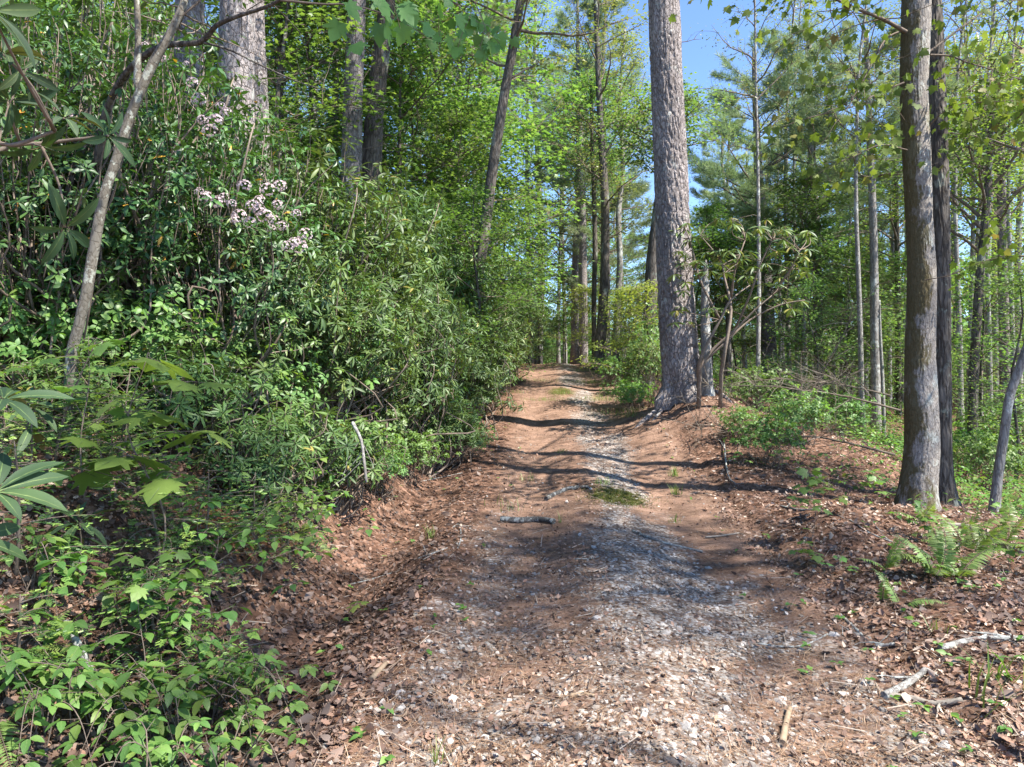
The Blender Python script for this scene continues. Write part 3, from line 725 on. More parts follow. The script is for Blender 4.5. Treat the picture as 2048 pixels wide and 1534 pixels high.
limb_px(lb, [(1808, 165, 7.3), (1760, 185, 7.2), (1700, 215, 7.1), (1620, 235, 7.1), (1540, 262, 7.1)], .010, B0, 14, 7, seed=3, Ls=.6, **K)
limb_px(lb, [(1850, 110, 7.5), (1930, 50, 7.6), (1990, 10, 7.7), (2060, -30, 7.8)], .014, B0, 12, 7, seed=4, Ls=.7, **K)
limb_px(lb, [(1860, 110, 7.5), (1900, 112, 7.5), (1935, 125, 7.4), (1985, 140, 7.3), (2060, 165, 7.2)], .012, B0, 14, 7, seed=5, Ls=.6, **K)
limb_px(lb, [(1985, 140, 7.3), (1975, 190, 7.25), (1960, 240, 7.2), (1925, 290, 7.2)], .007, B0, 10, 6, seed=6, Ls=.4, **K)
limb_px(lb, [(1850, 560, 7.2), (1900, 550, 7.0), (1960, 525, 6.9), (2040, 505, 6.8)], .006, B0, 7, 5, seed=8, Ls=.35, spread=.08, size=.08)
limb_px(lb, [(1850, 260, 7.5), (1900, 215, 7.3), (1960, 205, 7.2), (2040, 200, 7.1)], .008, B0, 14, 7, seed=10, Ls=.5, **K)
limb_px(lb, [(1815, 300, 7.2), (1760, 290, 7.1), (1690, 320, 7.0), (1620, 330, 7.0)], .007, B0, 12, 7, seed=11, Ls=.45, **K)
limb_px(lb, [(1815, -40, 7.4), (1700, -70, 6.6), (1560, -90, 6.0), (1400, -110, 5.6)], .02, B0, 18, 9, seed=7, Ls=.9, **K)
broad_crown(lb, Qm, Qm[-1][2], 5.2, 2.6, 12, 6, 12, L_MAPLE_S, .09, seed=9)
lb.build('crown', [M['twig'], M['maple']], T)
T, mb, Q, rr, B0 = hero_tree('oak_tree', 'dark furrowed trunk close behind the mossy maple', [(1888, 1012, 44), (1883, 900, 38), (1882, 700, 36), (1880, 500, 36), (1876, 300, 38), (1868, 130, 38), (1862, 0, 38), (1856, -150, 34)], 8.2, 'darkbark', n=120, dz=.014, flare=.45, fh=.16, fn=plates(30, .16, .007, 6, .03, .2), extra_top=5)
mb.build('trunk', M['darkbark'], T)
lb = MB(); broad_crown(lb, Q, Q[-1][2], 6.0, 3.0, 12, 7, 16, L_OVATE2, .09, seed=19); lb.build('crown', [M['twig'], M['spring']], T)
# slender leaning trunk at the right edge
T, mb, Q, rr, B0 = hero_tree('slender_tree', 'smooth grey slender trunk leaning right beside the ferny bank', [(1988, 1030, 20), (1995, 960, 18), (2008, 870, 17), (2020, 790, 16), (2045, 720, 16), (2085, 600, 15), (2130, 450, 14)], 7.9, 'greybark', n=12, flare=.2, fh=.1, fn=rough(.05, 7), extra_top=3)
mb.build('trunk', M['greybark'], T)
lb = MB(); broad_crown(lb, Q, Q[-1][2], 3.5, 1.6, 8, 5, 10, L_OVATE2, .09, seed=29); lb.build('crown', [M['twig'], M['spring']], T)

# small broken snag beside the big pine
T, mb, Q, rr, B0 = hero_tree('dead_snag', 'thin broken topped dead trunk hard against the big pine', [(1417, 828, 26), (1415, 770, 22), (1412, 690, 20), (1410, 620, 18), (1411, 560, 15), (1412, 520, 3)], 11.7, 'greybark', n=12, flare=.25, fh=.1, fn=rough(.06, 9))
mb.build('trunk', M['greybark'], T)
lb = MB(); dead_stubs(lb, Q, .5, 2.2, 6, .5, 4, r=.008); lb.build('crown', M['twig'], T)

SPEC = [
 # name, label, pts, depth, bark, crown (kind, cb, cr, leaf, density)
 ('pine_tree', 'straight grey trunked pine above the rhododendrons, left one of a close pair', [(702, 560, 46), (703, 360, 42), (706, 200, 38), (712, 60, 36), (716, -80, 34), (722, -320, 28)], 15, 'pinebark_far', ('p', 7.5, 3.0)),
 ('pine_tree', 'rough barked pine leaning right above the rhododendrons, beside a straight twin', [(738, 560, 46), (742, 360, 42), (752, 200, 36), (768, 60, 32), (778, -40, 30), (800, -320, 24)], 15.6, 'darkbark', ('p', 8, 2.8)),
 ('oak_tree', 'thin pale trunk just left of the pine pair', [(671, 520, 16), (670, 330, 15), (671, 180, 14), (673, 20, 13), (675, -200, 11)], 18, 'greybark', ('b', 5, 2.2, 'spring')),
 ('leaning_oak', 'dark trunk leaning over the track with a fork near the top', [(945, 660, 25), (955, 560, 23), (972, 440, 22), (985, 340, 21), (1000, 240, 20), (1010, 180, 19), (1025, 100, 18), (1038, 20, 17), (1050, -60, 16), (1080, -250, 13)], 15, 'darkbark', ('b', 7.0, 2.6, 'pale')),
 ('pine_tree', 'slim mid distance pine behind the leaning oak', [(921, 560, 15), (920, 360, 14), (919, 180, 12), (918, 20, 10), (918, -150, 8)], 24, 'pinebark_far', ('p', 6.0, 3.2)),
 ('oak_tree', 'dark trunk curving up from the track edge at the far crest', [(1195, 736, 27), (1199, 700, 23), (1206, 620, 20), (1210, 520, 18), (1210, 400, 17), (1203, 280, 14), (1197, 160, 12), (1192, 20, 9)], 24, 'darkbark', ('b', 4.5, 2.6, 'pale')),
 ('birch_tree', 'pair of thin twisting stems just right of the dark crest trunk', [(1232, 700, 13), (1236, 600, 13), (1240, 520, 12), (1237, 430, 11), (1246, 330, 9), (1240, 200, 7), (1250, 60, 5)], 26, 'greybark', ('b', 5.5, 2.0, 'pale')),
 ('birch_tree', 'thin dark stem between the pale far trunk and crest trunk', [(1188, 700, 9), (1188, 600, 10), (1190, 500, 10), (1188, 400, 9), (1184, 280, 7), (1182, 150, 5)], 25, 'darkbark', ('b', 6, 1.6, 'spring')),
 ('oak_tree', 'pale broad trunk far down the track behind the stems', [(1168, 690, 16), (1167, 600, 16), (1166, 500, 15), (1164, 380, 13), (1160, 200, 10)], 32, 'pinebark', ('b', 8, 3.0, 'spring')),
 ('oak_tree', 'dark trunk half hidden behind the left side of the big pine', [(1294, 760, 30), (1297, 680, 28), (1301, 600, 27), (1306, 520, 27), (1314, 440, 22), (1322, 360, 18), (1334, 200, 14)], 17, 'darkbark', ('b', 6.5, 1.6, 'spring')),
 ('pine_tree', 'white pine with spreading layered boughs right of the big trunk', [(1540, 745, 32), (1535, 640, 28), (1530, 540, 26), (1522, 420, 20), (1516, 330, 17), (1512, 240, 12), (1508, 170, 8), (1506, 95, 3)], 22, 'pinebark_far', ('p', 3.4, 4.2)),
 ('pine_tree', 'slender dark pine trunk right of the layered white pine', [(1638, 775, 18), (1637, 700, 17), (1636, 600, 17), (1634, 500, 16), (1628, 380, 15), (1622, 280, 13), (1620, 180, 11), (1618, 60, 8)], 21, 'pinebark_far', ('p', 6.4, 2.7)),
 ('pine_tree', 'straight pale grey pine trunk halfway to the mossy maple', [(1752, 870, 20), (1751, 760, 18), (1749, 640, 17), (1748, 520, 15), (1745, 400, 14), (1741, 300, 13), (1737, 200, 11), (1732, 60, 9)], 18, 'greybark', ('p', 6.6, 2.4)),
 ('oak_tree', 'thin dark trunk in shade right of the mossy maple', [(1942, 945, 20), (1945, 860, 18), (1948, 740, 17), (1955, 620, 16), (1962, 520, 15), (1975, 380, 13), (1985, 200, 10)], 13.5, 'darkbark', ('b', 4.0, 2.2, 'green')),
 ('oak_tree', 'pale broken barked trunk at the far right wood edge', [(2012, 800, 22), (2010, 700, 21), (2008, 600, 20), (2005, 480, 18), (2003, 380, 16), (2000, 200, 12)], 19, 'pinebark', ('b', 6.0, 2.6, 'yellow')),
 ('oak_tree', 'very thin grey stem left of the slender dark pine', [(1605, 770, 7), (1607, 700, 7), (1610, 600, 7), (1613, 480, 6), (1612, 350, 5)], 20, 'greybark', ('b', 4.0, 1.4, 'spring')),
 ('oak_tree', 'thin dark trunk in the green shade behind the snag', [(1458, 790, 12), (1457, 700, 11), (1456, 600, 10), (1457, 480, 8)], 20, 'darkbark', ('b', 4.0, 1.6, 'green')),
 ('oak_tree', 'thin dark trunk right of the straight pale grey pine', [(1797, 740, 11), (1796, 650, 11), (1795, 540, 10), (1793, 430, 9), (1790, 280, 7)], 24, 'darkbark', ('b', 4.5, 2.2, 'spring')),
 ('oak_tree', 'orange tinted dead stem beside the straight pale grey pine', [(1768, 850, 7), (1765, 760, 7), (1761, 680, 6), (1759, 600, 3)], 17, 'stick', None),
 ('pine_tree', 'thick pale pine trunk behind the flowering laurel, topmost part bare', [(462, 700, 82), (466, 560, 78), (470, 300, 74), (472, 180, 70), (474, 60, 68), (478, -80, 64), (484, -300, 56)], 9.5, 'pinebark', ('p', 8.5, 3.2)),
 ('pine_tree', 'pink brown pine trunk tucked behind the thick pale one', [(520, 640, 40), (522, 420, 38), (518, 200, 36), (512, 60, 34), (508, -100, 32), (500, -280, 28)], 10.8, 'pinebark', ('p', 8.5, 3.0)),
 ('pine_tree', 'pale pine trunk seen in pieces through laurel beside the lichened sapling', [(372, 660, 66), (372, 500, 62), (374, 350, 60), (378, 150, 56), (380, 0, 54), (384, -250, 48)], 10.2, 'pinebark', ('p', 8.5, 3.2)),
 ('oak_tree', 'thin shaded trunk left of the pale oak stem among bright leaves', [(562, 520, 14), (563, 330, 13), (561, 180, 12), (560, 20, 11), (558, -150, 10)], 17, 'darkbark', ('b', 5, 2.2, 'spring')),
]
for i, (nm, lab, pts, d, bk, cr) in enumerate(SPEC):
    near_ = d < 17 and pts[0][2] > 25
    T, mb, Q, rr, B0 = hero_tree(nm, lab, pts, d, bk, n=130 if near_ else 12, dz=.03 if near_ else 0, flare=.18, fh=.25, fn=plates(36, .17, .011, 20 + i, .02, .15) if near_ else rough(.04, 20 + i), k=5, extra_top=(3 if pts[-1][1] < 40 and pts[-1][2] > 6 else None))
    mb.build('trunk', M[bk], T)
    if cr:
        lb = MB(); top = Q[-1][2]
        if cr[0] == 'p':
            dead_stubs(lb, Q, 2.0, cr[1], 12, 1.3, i)
            pine_crown(lb, Q, top, min(cr[1], top - 3), cr[2] * (1.12 if pts[0][0] > 1400 else 1), seed=60 + i, dens=1.2 if pts[0][0] > 900 else .85)
            lb.build('crown', [M['twig'], M['needle']], T)
        else:
            broad_crown(lb, Q, top, min(cr[1], top - 2), cr[2], 22, 8, 30, L_OVATE2, .10, seed=60 + i); lb.build('crown', [M['twig'], M[cr[3]]], T)

# ------------------------------------------------------------------ background wood: every tree its own object
names = {'pine_a': ('white_pine', 'pine'), 'pine_b': ('white_pine', 'pine'), 'pine_c': ('young_pine', 'pine'), 'oak_a': ('broadleaf_tree', 'tree'), 'oak_b': ('broadleaf_tree', 'tree'),
         'birch': ('birch_tree', 'tree'), 'tulip': ('tulip_tree', 'tree'), 'under_a': ('understory_tree', 'small tree'), 'under_b': ('understory_tree', 'small tree'),
         'under_c': ('bush', 'bush'), 'under_d': ('understory_tree', 'small tree')}
look = {'pine_a': 'blue green low branched pine', 'pine_b': 'tall pine with dead stubs', 'pine_c': 'dense young blue green pine', 'oak_a': 'light green broadleaf tree',
        'oak_b': 'deep green broadleaf tree', 'birch': 'airy pale leaved birch', 'tulip': 'yellow green tulip tree', 'under_a': 'bright green small maple', 'under_b': 'dark green small maple',
        'under_c': 'low yellow green bush', 'under_d': 'light green bushy small tree'}
REFS = [(30, 'left edge of the frame'), (200, 'lichened sapling'), (372, 'pale pine seen through laurel'), (470, 'thick pale pine'), (562, 'thin shaded trunk'), (670, 'thin pale trunk'), (703, 'pine pair'), (850, 'leafy slope gap'),
        (920, 'slim mid distance pine'), (985, 'leaning oak'), (1085, 'far end of the track'), (1168, 'pale broad far trunk'), (1205, 'dark crest trunk'), (1240, 'twisting stems'), (1345, 'big pine'), (1413, 'broken snag'), (1525, 'layered white pine'),
        (1634, 'slender dark pine'), (1749, 'straight pale grey pine'), (1840, 'mossy maple'), (1885, 'dark furrowed trunk'), (1950, 'thin dark shaded trunk'), (2010, 'pale far right trunk'), (2120, 'right edge of the frame')]
USED = set()
def where(px, d, s):
    k = min(range(len(REFS)), key=lambda i: abs(REFS[i][0] - px)); rx, rn = REFS[k]
    side = 'directly behind' if abs(px - rx) < 9 else ('just left of' if px < rx else 'just right of') if abs(px - rx) < 32 else ('left of' if px < rx else 'right of')
    dw = 'very far' if d > 52 else 'far' if d > 38 else 'fairly far' if d > 28 else 'half far' if d > 21 else 'near'
    return side, rn, dw
def region(px, d):
    return ('in the wood left of the track' if px < 600 else 'behind the rhododendron thicket' if px < 1000 else 'beyond the crest of the track' if px < 1290
            else 'in the hollow behind the big pine' if px < 1500 else 'in the sunlit wood between big pine and mossy maple' if px < 1800 else 'in the wood right of the mossy maple')
def top_limit(px, d): # highest row a crown may reach
    if px < 560: return -400
    if px < 980: return -200
    if px < 1120: return -150
    if px < 1245: return -40
    if px < 1330: return 530
    if px < 1440: return 470
    if px < 1462: return 190
    if px < 1700: return 300
    if px < 1800: return 260
    if px < 1900: return 330
    return 60
r2 = np.random.default_rng(42); placed = []
def try_place(key, px, d, s, mind=1.2, depthw=''):
    x = gx(px, d)
    if any((x - a) ** 2 + (d - b) ** 2 < mind ** 2 for a, b in placed): return False
    if abs(x - pcx(d)) < 2.2 and d < 34: return False
    z = h1(x, d); hh = PROTO[key][2] * s
    lim = top_limit(px, d) if key != 'pole' or px < 1440 else -100; mx = CAMZ + (HZ - lim) / F * d - z
    if hh > mx: s = mx / PROTO[key][2]
    if s < .45: return False
    placed.append((x, d))
    nm, ct = names[key]
    side, rn, dw = where(px, d, s); lab = f'{look[key]} {side} the {rn}, {dw}'
    for ex in ('tall', 'smaller', 'hidden', 'darker', 'sparser'):
        if lab in USED: lab = f'{ex} ' + f'{look[key]} {side} the {rn}, {dw}'
    USED.add(lab)
    plant_tree(key, px, d, (s * r2.uniform(.9, 1.15), s * r2.uniform(.9, 1.15), s), r2.uniform(0, 6.28), nm, lab, ct, f'{look[key]} kind in the background wood')
    return True
proto_tree('pole', 'b', 16, .085, 51, 'greybark', 'pale', cb=8.5, cr=2.0, nl=16, ns=7, nlf=14, tpl=L_OVATE2, lsz=.09, spread=.22, el=(25, 60), stubs=5)
names['pole'] = ('slender_tree', 'tree'); look['pole'] = 'slender pale trunked tree'
for k_ in range(30): try_place('pole', r2.uniform(1500, 2120), 15.5 * (34 / 15.5) ** r2.random(), r2.uniform(.85, 1.15), 1.0)
for k_ in range(2): try_place('pole', r2.uniform(560, 900), 24 * (40 / 24) ** r2.random(), r2.uniform(.9, 1.15), 1.0)
# tall trees
for i in range(165):
    px = r2.uniform(-250, 2300); d = 22 * (75 / 22) ** r2.random()
    if 1000 < px < 1420 and d < 34: continue
    if 600 < px < 1000 and d < 26: continue
    if px > 1400 and i % 3 == 0: continue
    if px > 1400: key = r2.choice(['pine_a', 'oak_a', 'tulip', 'birch', 'pine_b', 'tulip', 'birch'])
    elif px > 1000: key = r2.choice(['birch', 'oak_a', 'pine_c', 'tulip', 'oak_a'])
    else: key = r2.choice(['oak_a', 'oak_b', 'tulip', 'pine_b', 'oak_a', 'birch'])
    try_place(key, px, d, r2.uniform(.75, 1.15), 2.0)
for key, px, d, s in [('oak_a', 1020, 27.5, 1.2), ('oak_a', 1110, 33, 1.25), ('oak_a', 1165, 38, 1.2), ('birch', 1225, 36, 1.2), ('tulip', 1075, 40, 1.2), ('under_b', 620, 17, 1.4), ('under_a', 800, 17.5, 1.5), ('under_b', 880, 20, 1.5), ('under_a', 960, 21, 1.5), ('under_b', 560, 15, 1.3), ('oak_a', 820, 25, 1.1), ('oak_a', 640, 24, 1.1), ('tulip', 900, 28, 1.2), ('pine_b', 1150, 34, 1.25), ('birch', 1095, 30, 1.15), ('pine_a', 1212, 33, 1.15), ('birch', 1262, 29, 1.0), ('oak_a', 1060, 36, 1.2), ('pine_b', 1040, 30, 1.1), ('birch', 1180, 29, 1.2), ('oak_a', 1130, 44, 1.1), ('pine_c', 1235, 45, 1.0),
        ('pine_c', 1452, 26, .9), ('pine_b', 1610, 24, 1.1), ('pine_b', 1720, 23, 1.05), ('pine_a', 1590, 30, 1.15), ('pine_b', 1680, 27, 1.2), ('pine_a', 1720, 33, 1.2), ('pine_b', 1570, 36, 1.2), ('pine_a', 1460, 38, .95), ('pine_b', 1790, 26, 1.1), ('tulip', 1960, 21, 1.0), ('tulip', 2040, 24, 1.1), ('oak_a', 1915, 27, 1.0)]:
    try_place(key, px, d, s, .8)
# understory
for i in range(270):
    px = r2.uniform(-250, 2300); d = 14 * (55 / 14) ** r2.random()
    if 930 < px < 1300 and d < 27: continue
    if px < 1000 and d < 17: continue
    if 1290 < px < 1900 and d < 19: continue
    key = r2.choice(['under_a', 'under_b', 'under_d', 'under_c', 'under_a', 'under_d'] if px < 1400 else ['under_a', 'under_c', 'under_d', 'under_c', 'under_a', 'under_d'])
    try_place(key, px, d, r2.uniform(.6, 1.15), 1.3)
# pixel-picked understory: leafy maples above the thicket, bushes along the track
for key, px, d, s, lab in [
    ('under_b', 955, 13.6, .62, 'low green maple hiding the foot of the leaning oak'),
    ('under_b', 830, 19, 1.0, 'layered green maple above the rhododendrons right of the pine pair'),
    ('under_a', 905, 17.5, 1.15, 'bright leaved maple left of the leaning oak'),
    ('under_b', 1010, 20, .8, 'dark green maple just right of the leaning oak foot'),
    ('under_d', 960, 17.5, .75, 'light green small tree at the foot of the leaning oak'),
    ('under_d', 1060, 27, .8, 'light green small tree on the left of the track crest'),
    ('under_a', 1000, 24, .9, 'bright maple deep on the left side of the track'),
    ('under_c', 1165, 27, .9, 'leafy bush on the crest left of the dark curved trunk'),
    ('under_d', 1130, 36, .8, 'light green small tree beyond the track crest'),
    ('under_a', 1080, 38, 1.0, 'bright maple closing the far end of the track'),
    ('under_c', 1255, 19, .75, 'dark low bush right of the curved crest trunk'),
    ('under_c', 1290, 14.5, .75, 'yellow leaved sapling against the dark trunk behind the big pine'),
    ('under_c', 1245, 25, .8, 'yellow green bush behind the verge bush'),
    ('under_d', 1330, 20, .7, 'light green small tree just behind the big pine'),
    ('under_b', 1420, 21, .75, 'dark green maple in the hollow behind the snag'),
    ('under_a', 1700, 20, .85, 'bright maple between the slender dark pine and pale grey pine')]:
    x = gx(px, d); plant_tree(key, px, d, s, px * .7, names[key][0], lab, names[key][1])
# far wood beyond: reads as one mass
mb = MB(); r3 = np.random.default_rng(5); n = 460
ang = r3.uniform(-.85, .85, n); dist = r3.uniform(62, 105, n); X = np.sin(ang) * dist; Y = np.cos(ang) * dist
LPs = []
for i in range(n):
    hh = r3.uniform(6, 15); rad = r3.uniform(2, 4.5); zb = h1(X[i], Y[i]); m_ = 420
    pxx = 1024 + X[i] / Y[i] * F
    if 1200 < pxx < 1460: hh = min(hh, 8)
    p = r3.normal(0, 1, (m_, 3)); p = p / np.linalg.norm(p, axis=1, keepdims=True) * r3.random((m_, 1)) ** .3
    LPs.append(p * [rad, rad, hh * .55] + [X[i], Y[i], zb + hh * .5])
LPs = np.concatenate(LPs); n = len(LPs)
clr = vnoise(LPs[:, 0] * .3, LPs[:, 2] * .3, 4)
mb.scat(L_OVATE2, LPs, frames(rdir(n, -.6, .2), rdir(n, 0, 1)), r3.uniform(.4, .9, n), np.clip(clr + r3.normal(0, .15, n), 0, 1), 0)
o = mb.build('forest', M['spring']); tag(o, 'distant green wood closing the view beyond the trees', kind='stuff')

# ------------------------------------------------------------------ shrubs, saplings, ferns, grasses
def shrub(mb, rx, ry, rz, nros, tpl, ls, per=9, seed=0, nst=9, el=(-25, 25), jit=.35, shell=.45, woodmi=0, leafmi=1, rad=.018, ball=False, zc=.52, twig=.35, lean=(0, 0)):
    """woody stems from the base to a dome of leaf rosettes; returns rosette centres"""
    global rng
    keep = rng; rng = np.random.default_rng(seed)
    D = rdir(nros, -.55, 1); r_ = (shell + (1 - shell) * rng.random(nros) ** .6) * (.48 + .85 * vnoise(D[:, 0] * 2.6 + 5, D[:, 2] * 2.6 + D[:, 1] * 2.3 + seed, seed))
    C = D * r_[:, None] * [rx, ry, rz * (1 - zc)] + [0, 0, rz * zc]; C[:, 2] = np.maximum(C[:, 2], .06)
    C[:, 0] += lean[0] * C[:, 2]; C[:, 1] += lean[1] * C[:, 2]
    tips = C[rng.choice(nros, min(nst * 4, nros), replace=False)]
    for i in range(nst):
        b = np.append(rng.normal(0, rx * .12, 2), -.15)
        for j in range(4):
            if i * 4 + j >= len(tips): break
            e = tips[i * 4 + j]; mid = b * .45 + e * .55 + rng.normal(0, .2 * rx, 3); m0 = b * .75 + e * .25 + rng.normal(0, .14 * rx, 3); m3 = b * .2 + e * .8 + rng.normal(0, .13 * rx, 3)
            Q = spl([b, m0, mid, m3, e], 4); mb.tube(Q, np.linspace(rad, rad * .22, len(Q)), 5, woodmi, rng.random(), cap=False)
    out = unit(C - np.array([0, 0, rz * .25]))
    k = rng.choice(nros, min(nros, 260), replace=False)
    for i in k:
        e = C[i]; b = e - out[i] * twig * rng.uniform(.5, 1.2) - [0, 0, .1]
        mb.tube(np.array([b, (b + e) / 2 + rng.normal(0, .02, 3), e]), [rad * .3, rad * .22, rad * .15], 3, woodmi, rng.random(), cap=False)
    ax = unit(out + rng.normal(0, .35, (nros, 3)) + [0, 0, .45])
    P = []; DD = []; NN = []; SS = []; RR = []
    rb_ = rng.random(nros)
    for j in range(per):
        a = 2 * np.pi * j / per + rng.uniform(-.3, .3, nros); e = R_(1) * rng.uniform(el[0], el[1], nros)
        u_ = unit(np.cross(ax, [0.3, .2, 1.])); v_ = np.cross(ax, u_)
        h_ = np.cos(a)[:, None] * u_ + np.sin(a)[:, None] * v_
        d_ = unit(h_ * np.cos(e)[:, None] + ax * np.sin(e)[:, None] + rng.normal(0, .08, (nros, 3)))
        P.append(C + d_ * .012); DD.append(d_); NN.append(unit(ax + rng.normal(0, jit * .4, (nros, 3)))); SS.append(rng.uniform(.65, 1.12, nros) * ls); RR.append(np.clip(rb_ * .5 + .45 * rng.random(nros), 0, 1) + (rng.random(nros) > .985) * .5)
    mb.scat(tpl, np.concatenate(P), frames(np.concatenate(DD), np.concatenate(NN)), np.concatenate(SS), np.clip(np.concatenate(RR), 0, 1), leafmi)
    rng = keep; return C, ax
def proto_shrub(key, leaf, wood='twig', **kw):
    a = MB(); kw2 = dict(kw); C, ax = shrub(a, **kw2); PROTO[key] = (a, C, ax)
    PROTO[key + '_me'] = a.mesh('foliage', [M[wood], M[leaf]]); return C, ax
for i in range(3):
    proto_shrub(f'rh{i}', 'rhodo', rx=1.25, ry=1.1, rz=2.6, nros=600, tpl=L_RHODO, ls=.15, per=9, seed=100 + i, el=(-45, 35), shell=.22, jit=.6)
proto_shrub('rh3', 'rhodo', rx=.8, ry=.8, rz=1.3, nros=190, tpl=L_RHODO, ls=.14, per=9, seed=110, el=(-30, 30), shell=.3)
for i in range(3):
    proto_shrub(f'la{i}', 'laurel', rx=1.05, ry=.95, rz=2.6, nros=620, tpl=L_LAUREL, ls=.08, per=8, seed=120 + i, el=(-45, 40), shell=.2, nst=12, rad=.016)
for i in range(2):
    proto_shrub(f'vg{i}', 'spring' if i else 'plant', rx=.95, ry=.85, rz=1.35, nros=330, tpl=L_OVATE4, ls=.075, per=6, seed=140 + i, el=(-30, 30), shell=.25, nst=8, rad=.008, jit=.6)
def plant_shrub(key, px, d, s, rz, name, label, cat, group=None, z=None, part='foliage'):
    x = gx(px, d); t = thing(name, label, cat, (x, d, h1(x, d) - .02 if z is None else z), rz, group, s)
    child(part, PROTO[key + '_me'], t); return t
RH = [ # px, depth, scale, where
 (640, 7.2, .80, 'in front of the thicket above the fallen branches'), (560, 7.0, .78, 'between flowering laurel and thicket'), (715, 8.3, .90, 'at the thicket front, widest'),
 (640, 9.0, 1.1, 'tall, in the thicket middle'), (770, 10.2, .95, 'over the red clay bank'), (560, 9.6, 1.05, 'behind the flowering laurel'), (830, 11.6, .92, 'leaning towards the track ditch'),
 (700, 11.5, 1.15, 'tallest, below the pine pair'), (880, 13.4, .9, 'above the bright verge saplings'), (780, 13.2, 1.1, 'below the leafy maple'), (930, 15.6, .85, 'by the foot of the leaning oak'),
 (850, 15.8, 1.05, 'deep behind the bank'), (960, 18.5, .8, 'at the far end of the thicket'), (620, 13.5, 1.1, 'behind and left of the tallest'), (985, 21.5, .75, 'small, last one before the crest'),
 (905, 15, 1.15, 'tall, right part of the thicket top'), (960, 16.5, 1.1, 'tall, behind the ditch edge bushes'), (1010, 20, 1.0, 'last tall one at the crest side'), (830, 9.4, .75, 'over the long fallen limb'), (925, 11.8, .85, 'overhanging the ditch at the verge'), (965, 14.5, .78, 'overhanging the left edge of the track'), (1000, 17.5, .7, 'small, nearest the far track edge'), (870, 9.8, .6, 'low, above the long fallen limb'),
 (520, 12.5, 1.1, 'in shade behind the thick pale pine'), (900, 19, 1.0, 'dark, behind the leaning oak'), (740, 17, 1.15, 'directly under the pine pair')]
for i, (px, d, s, lab) in enumerate(RH):
    plant_shrub(f'rh{i % 3}', px, d, (s * (1 + .12 * math.sin(i * 3)), s, s * (1.02 + .2 * math.sin(i * 2.2))), i * 1.3, 'rhododendron_bush', f'narrow leaved rhododendron {lab}', 'rhododendron', 'rhododendrons forming the thicket left of the track')
LA = [(90, 6.6, 1.25, 'left of the lichened sapling, densest'), (215, 7.2, 1.45, 'directly behind the lichened sapling'), (-60, 7.4, 1.4, 'at the very left edge high up'), (330, 6.6, 1.28, 'dark, right of the lichened sapling'),
      (440, 6.4, 1.0, 'with blossom in front of the thick pine'), (150, 9.2, 1.75, 'tall, far up the left slope'), (300, 8.8, 1.6, 'behind the first laurels, tall'), (520, 6.9, .85, 'with blossom beside the rhododendrons'), (20, 9.5, 1.8, 'tall, far left by the slope'), (-150, 6, 1.1, 'cut off by the left edge'), (395, 8.6, 1.45, 'rising in front of the thick pale pine'), (60, 5.6, 1.1, 'airy, nearest the lichened sapling foot'), (560, 8.2, 1.2, 'dark, between thick pine and rhododendrons')]
# one blossom cluster: a dome of small cupped flowers
fb = MB(); n = 34; dd = rdir(n, -.1, 1)
CUP = []
v = [[0, 0, 0]] + [[math.cos(2 * math.pi * k / 5), math.sin(2 * math.pi * k / 5), .55] for k in range(5)] + [[.62 * math.cos(2 * math.pi * (k + .5) / 5), .62 * math.sin(2 * math.pi * (k + .5) / 5), .35] for k in range(5)]
CUPT = (np.array(v, float), [np.array([[0, 1 + k, 6 + k] for k in range(5)] + [[0, 6 + k, 1 + (k + 1) % 5] for k in range(5)])])
Z = dd; X_ = unit(np.cross(Z, [.3, .5, .1])); Y_ = np.cross(Z, X_)
fb.scat(CUPT, dd * [.05, .05, .038], np.stack([X_, Y_, Z], -1), rng.uniform(.010, .014, n), None, 0)
FLOWER = fb.mesh('flower_cluster', M['petal'])
for i, (px, d, s, lab) in enumerate(LA):
    t = plant_shrub(f'la{i % 3}', px, d, (s, s, s * 1.05), i * 2.1 + .4, 'mountain_laurel', f'glossy mountain laurel {lab}', 'laurel', 'mountain laurels on the left slope')
FL = [(441, 212), (452, 226), (431, 242), (448, 396), (436, 404), (463, 408), (519, 402), (530, 432), (548, 441), (517, 420), (592, 428), (588, 486), (600, 494), (574, 492), (560, 372), (398, 384), (412, 394), (478, 432), (262, 366),
      (505, 412), (542, 458), (378, 352), (420, 262), (330, 118), (290, 92), (186, 196), (355, 300), (535, 380), (566, 452), (488, 372), (120, 215), (140, 232), (160, 246), (175, 205), (350, 95), (372, 128), (385, 165), (398, 200), (405, 240), (300, 140), (470, 440), (500, 445), (610, 470), (555, 410)]
laur = [o for o in bpy.data.objects if o.name.startswith('mountain_laurel')]
for i, (px, py) in enumerate(FL):
    d = (5.75 if px > 380 else 6.0) + .12 * math.sin(i * 2.3); p = at(px, py, d)
    par = laur[7] if px > 500 else laur[4] if px > 380 else laur[3] if px > 200 else laur[0]
    f = bpy.data.objects.new('flower_cluster', FLOWER); col.objects.link(f); f.parent = par
    sc3 = (.75 + .4 * ((i * 7) % 5) / 4) * (1 if px > 380 else .7)
    Mx = par.matrix_basis.inverted() @ (Matrix.Translation(Vector(p)) @ Matrix.Rotation(R_(55), 4, 'X') @ Matrix.Rotation(i * 1.3, 4, 'Z') @ Matrix.Scale(sc3, 4))
    f.matrix_basis = Mx

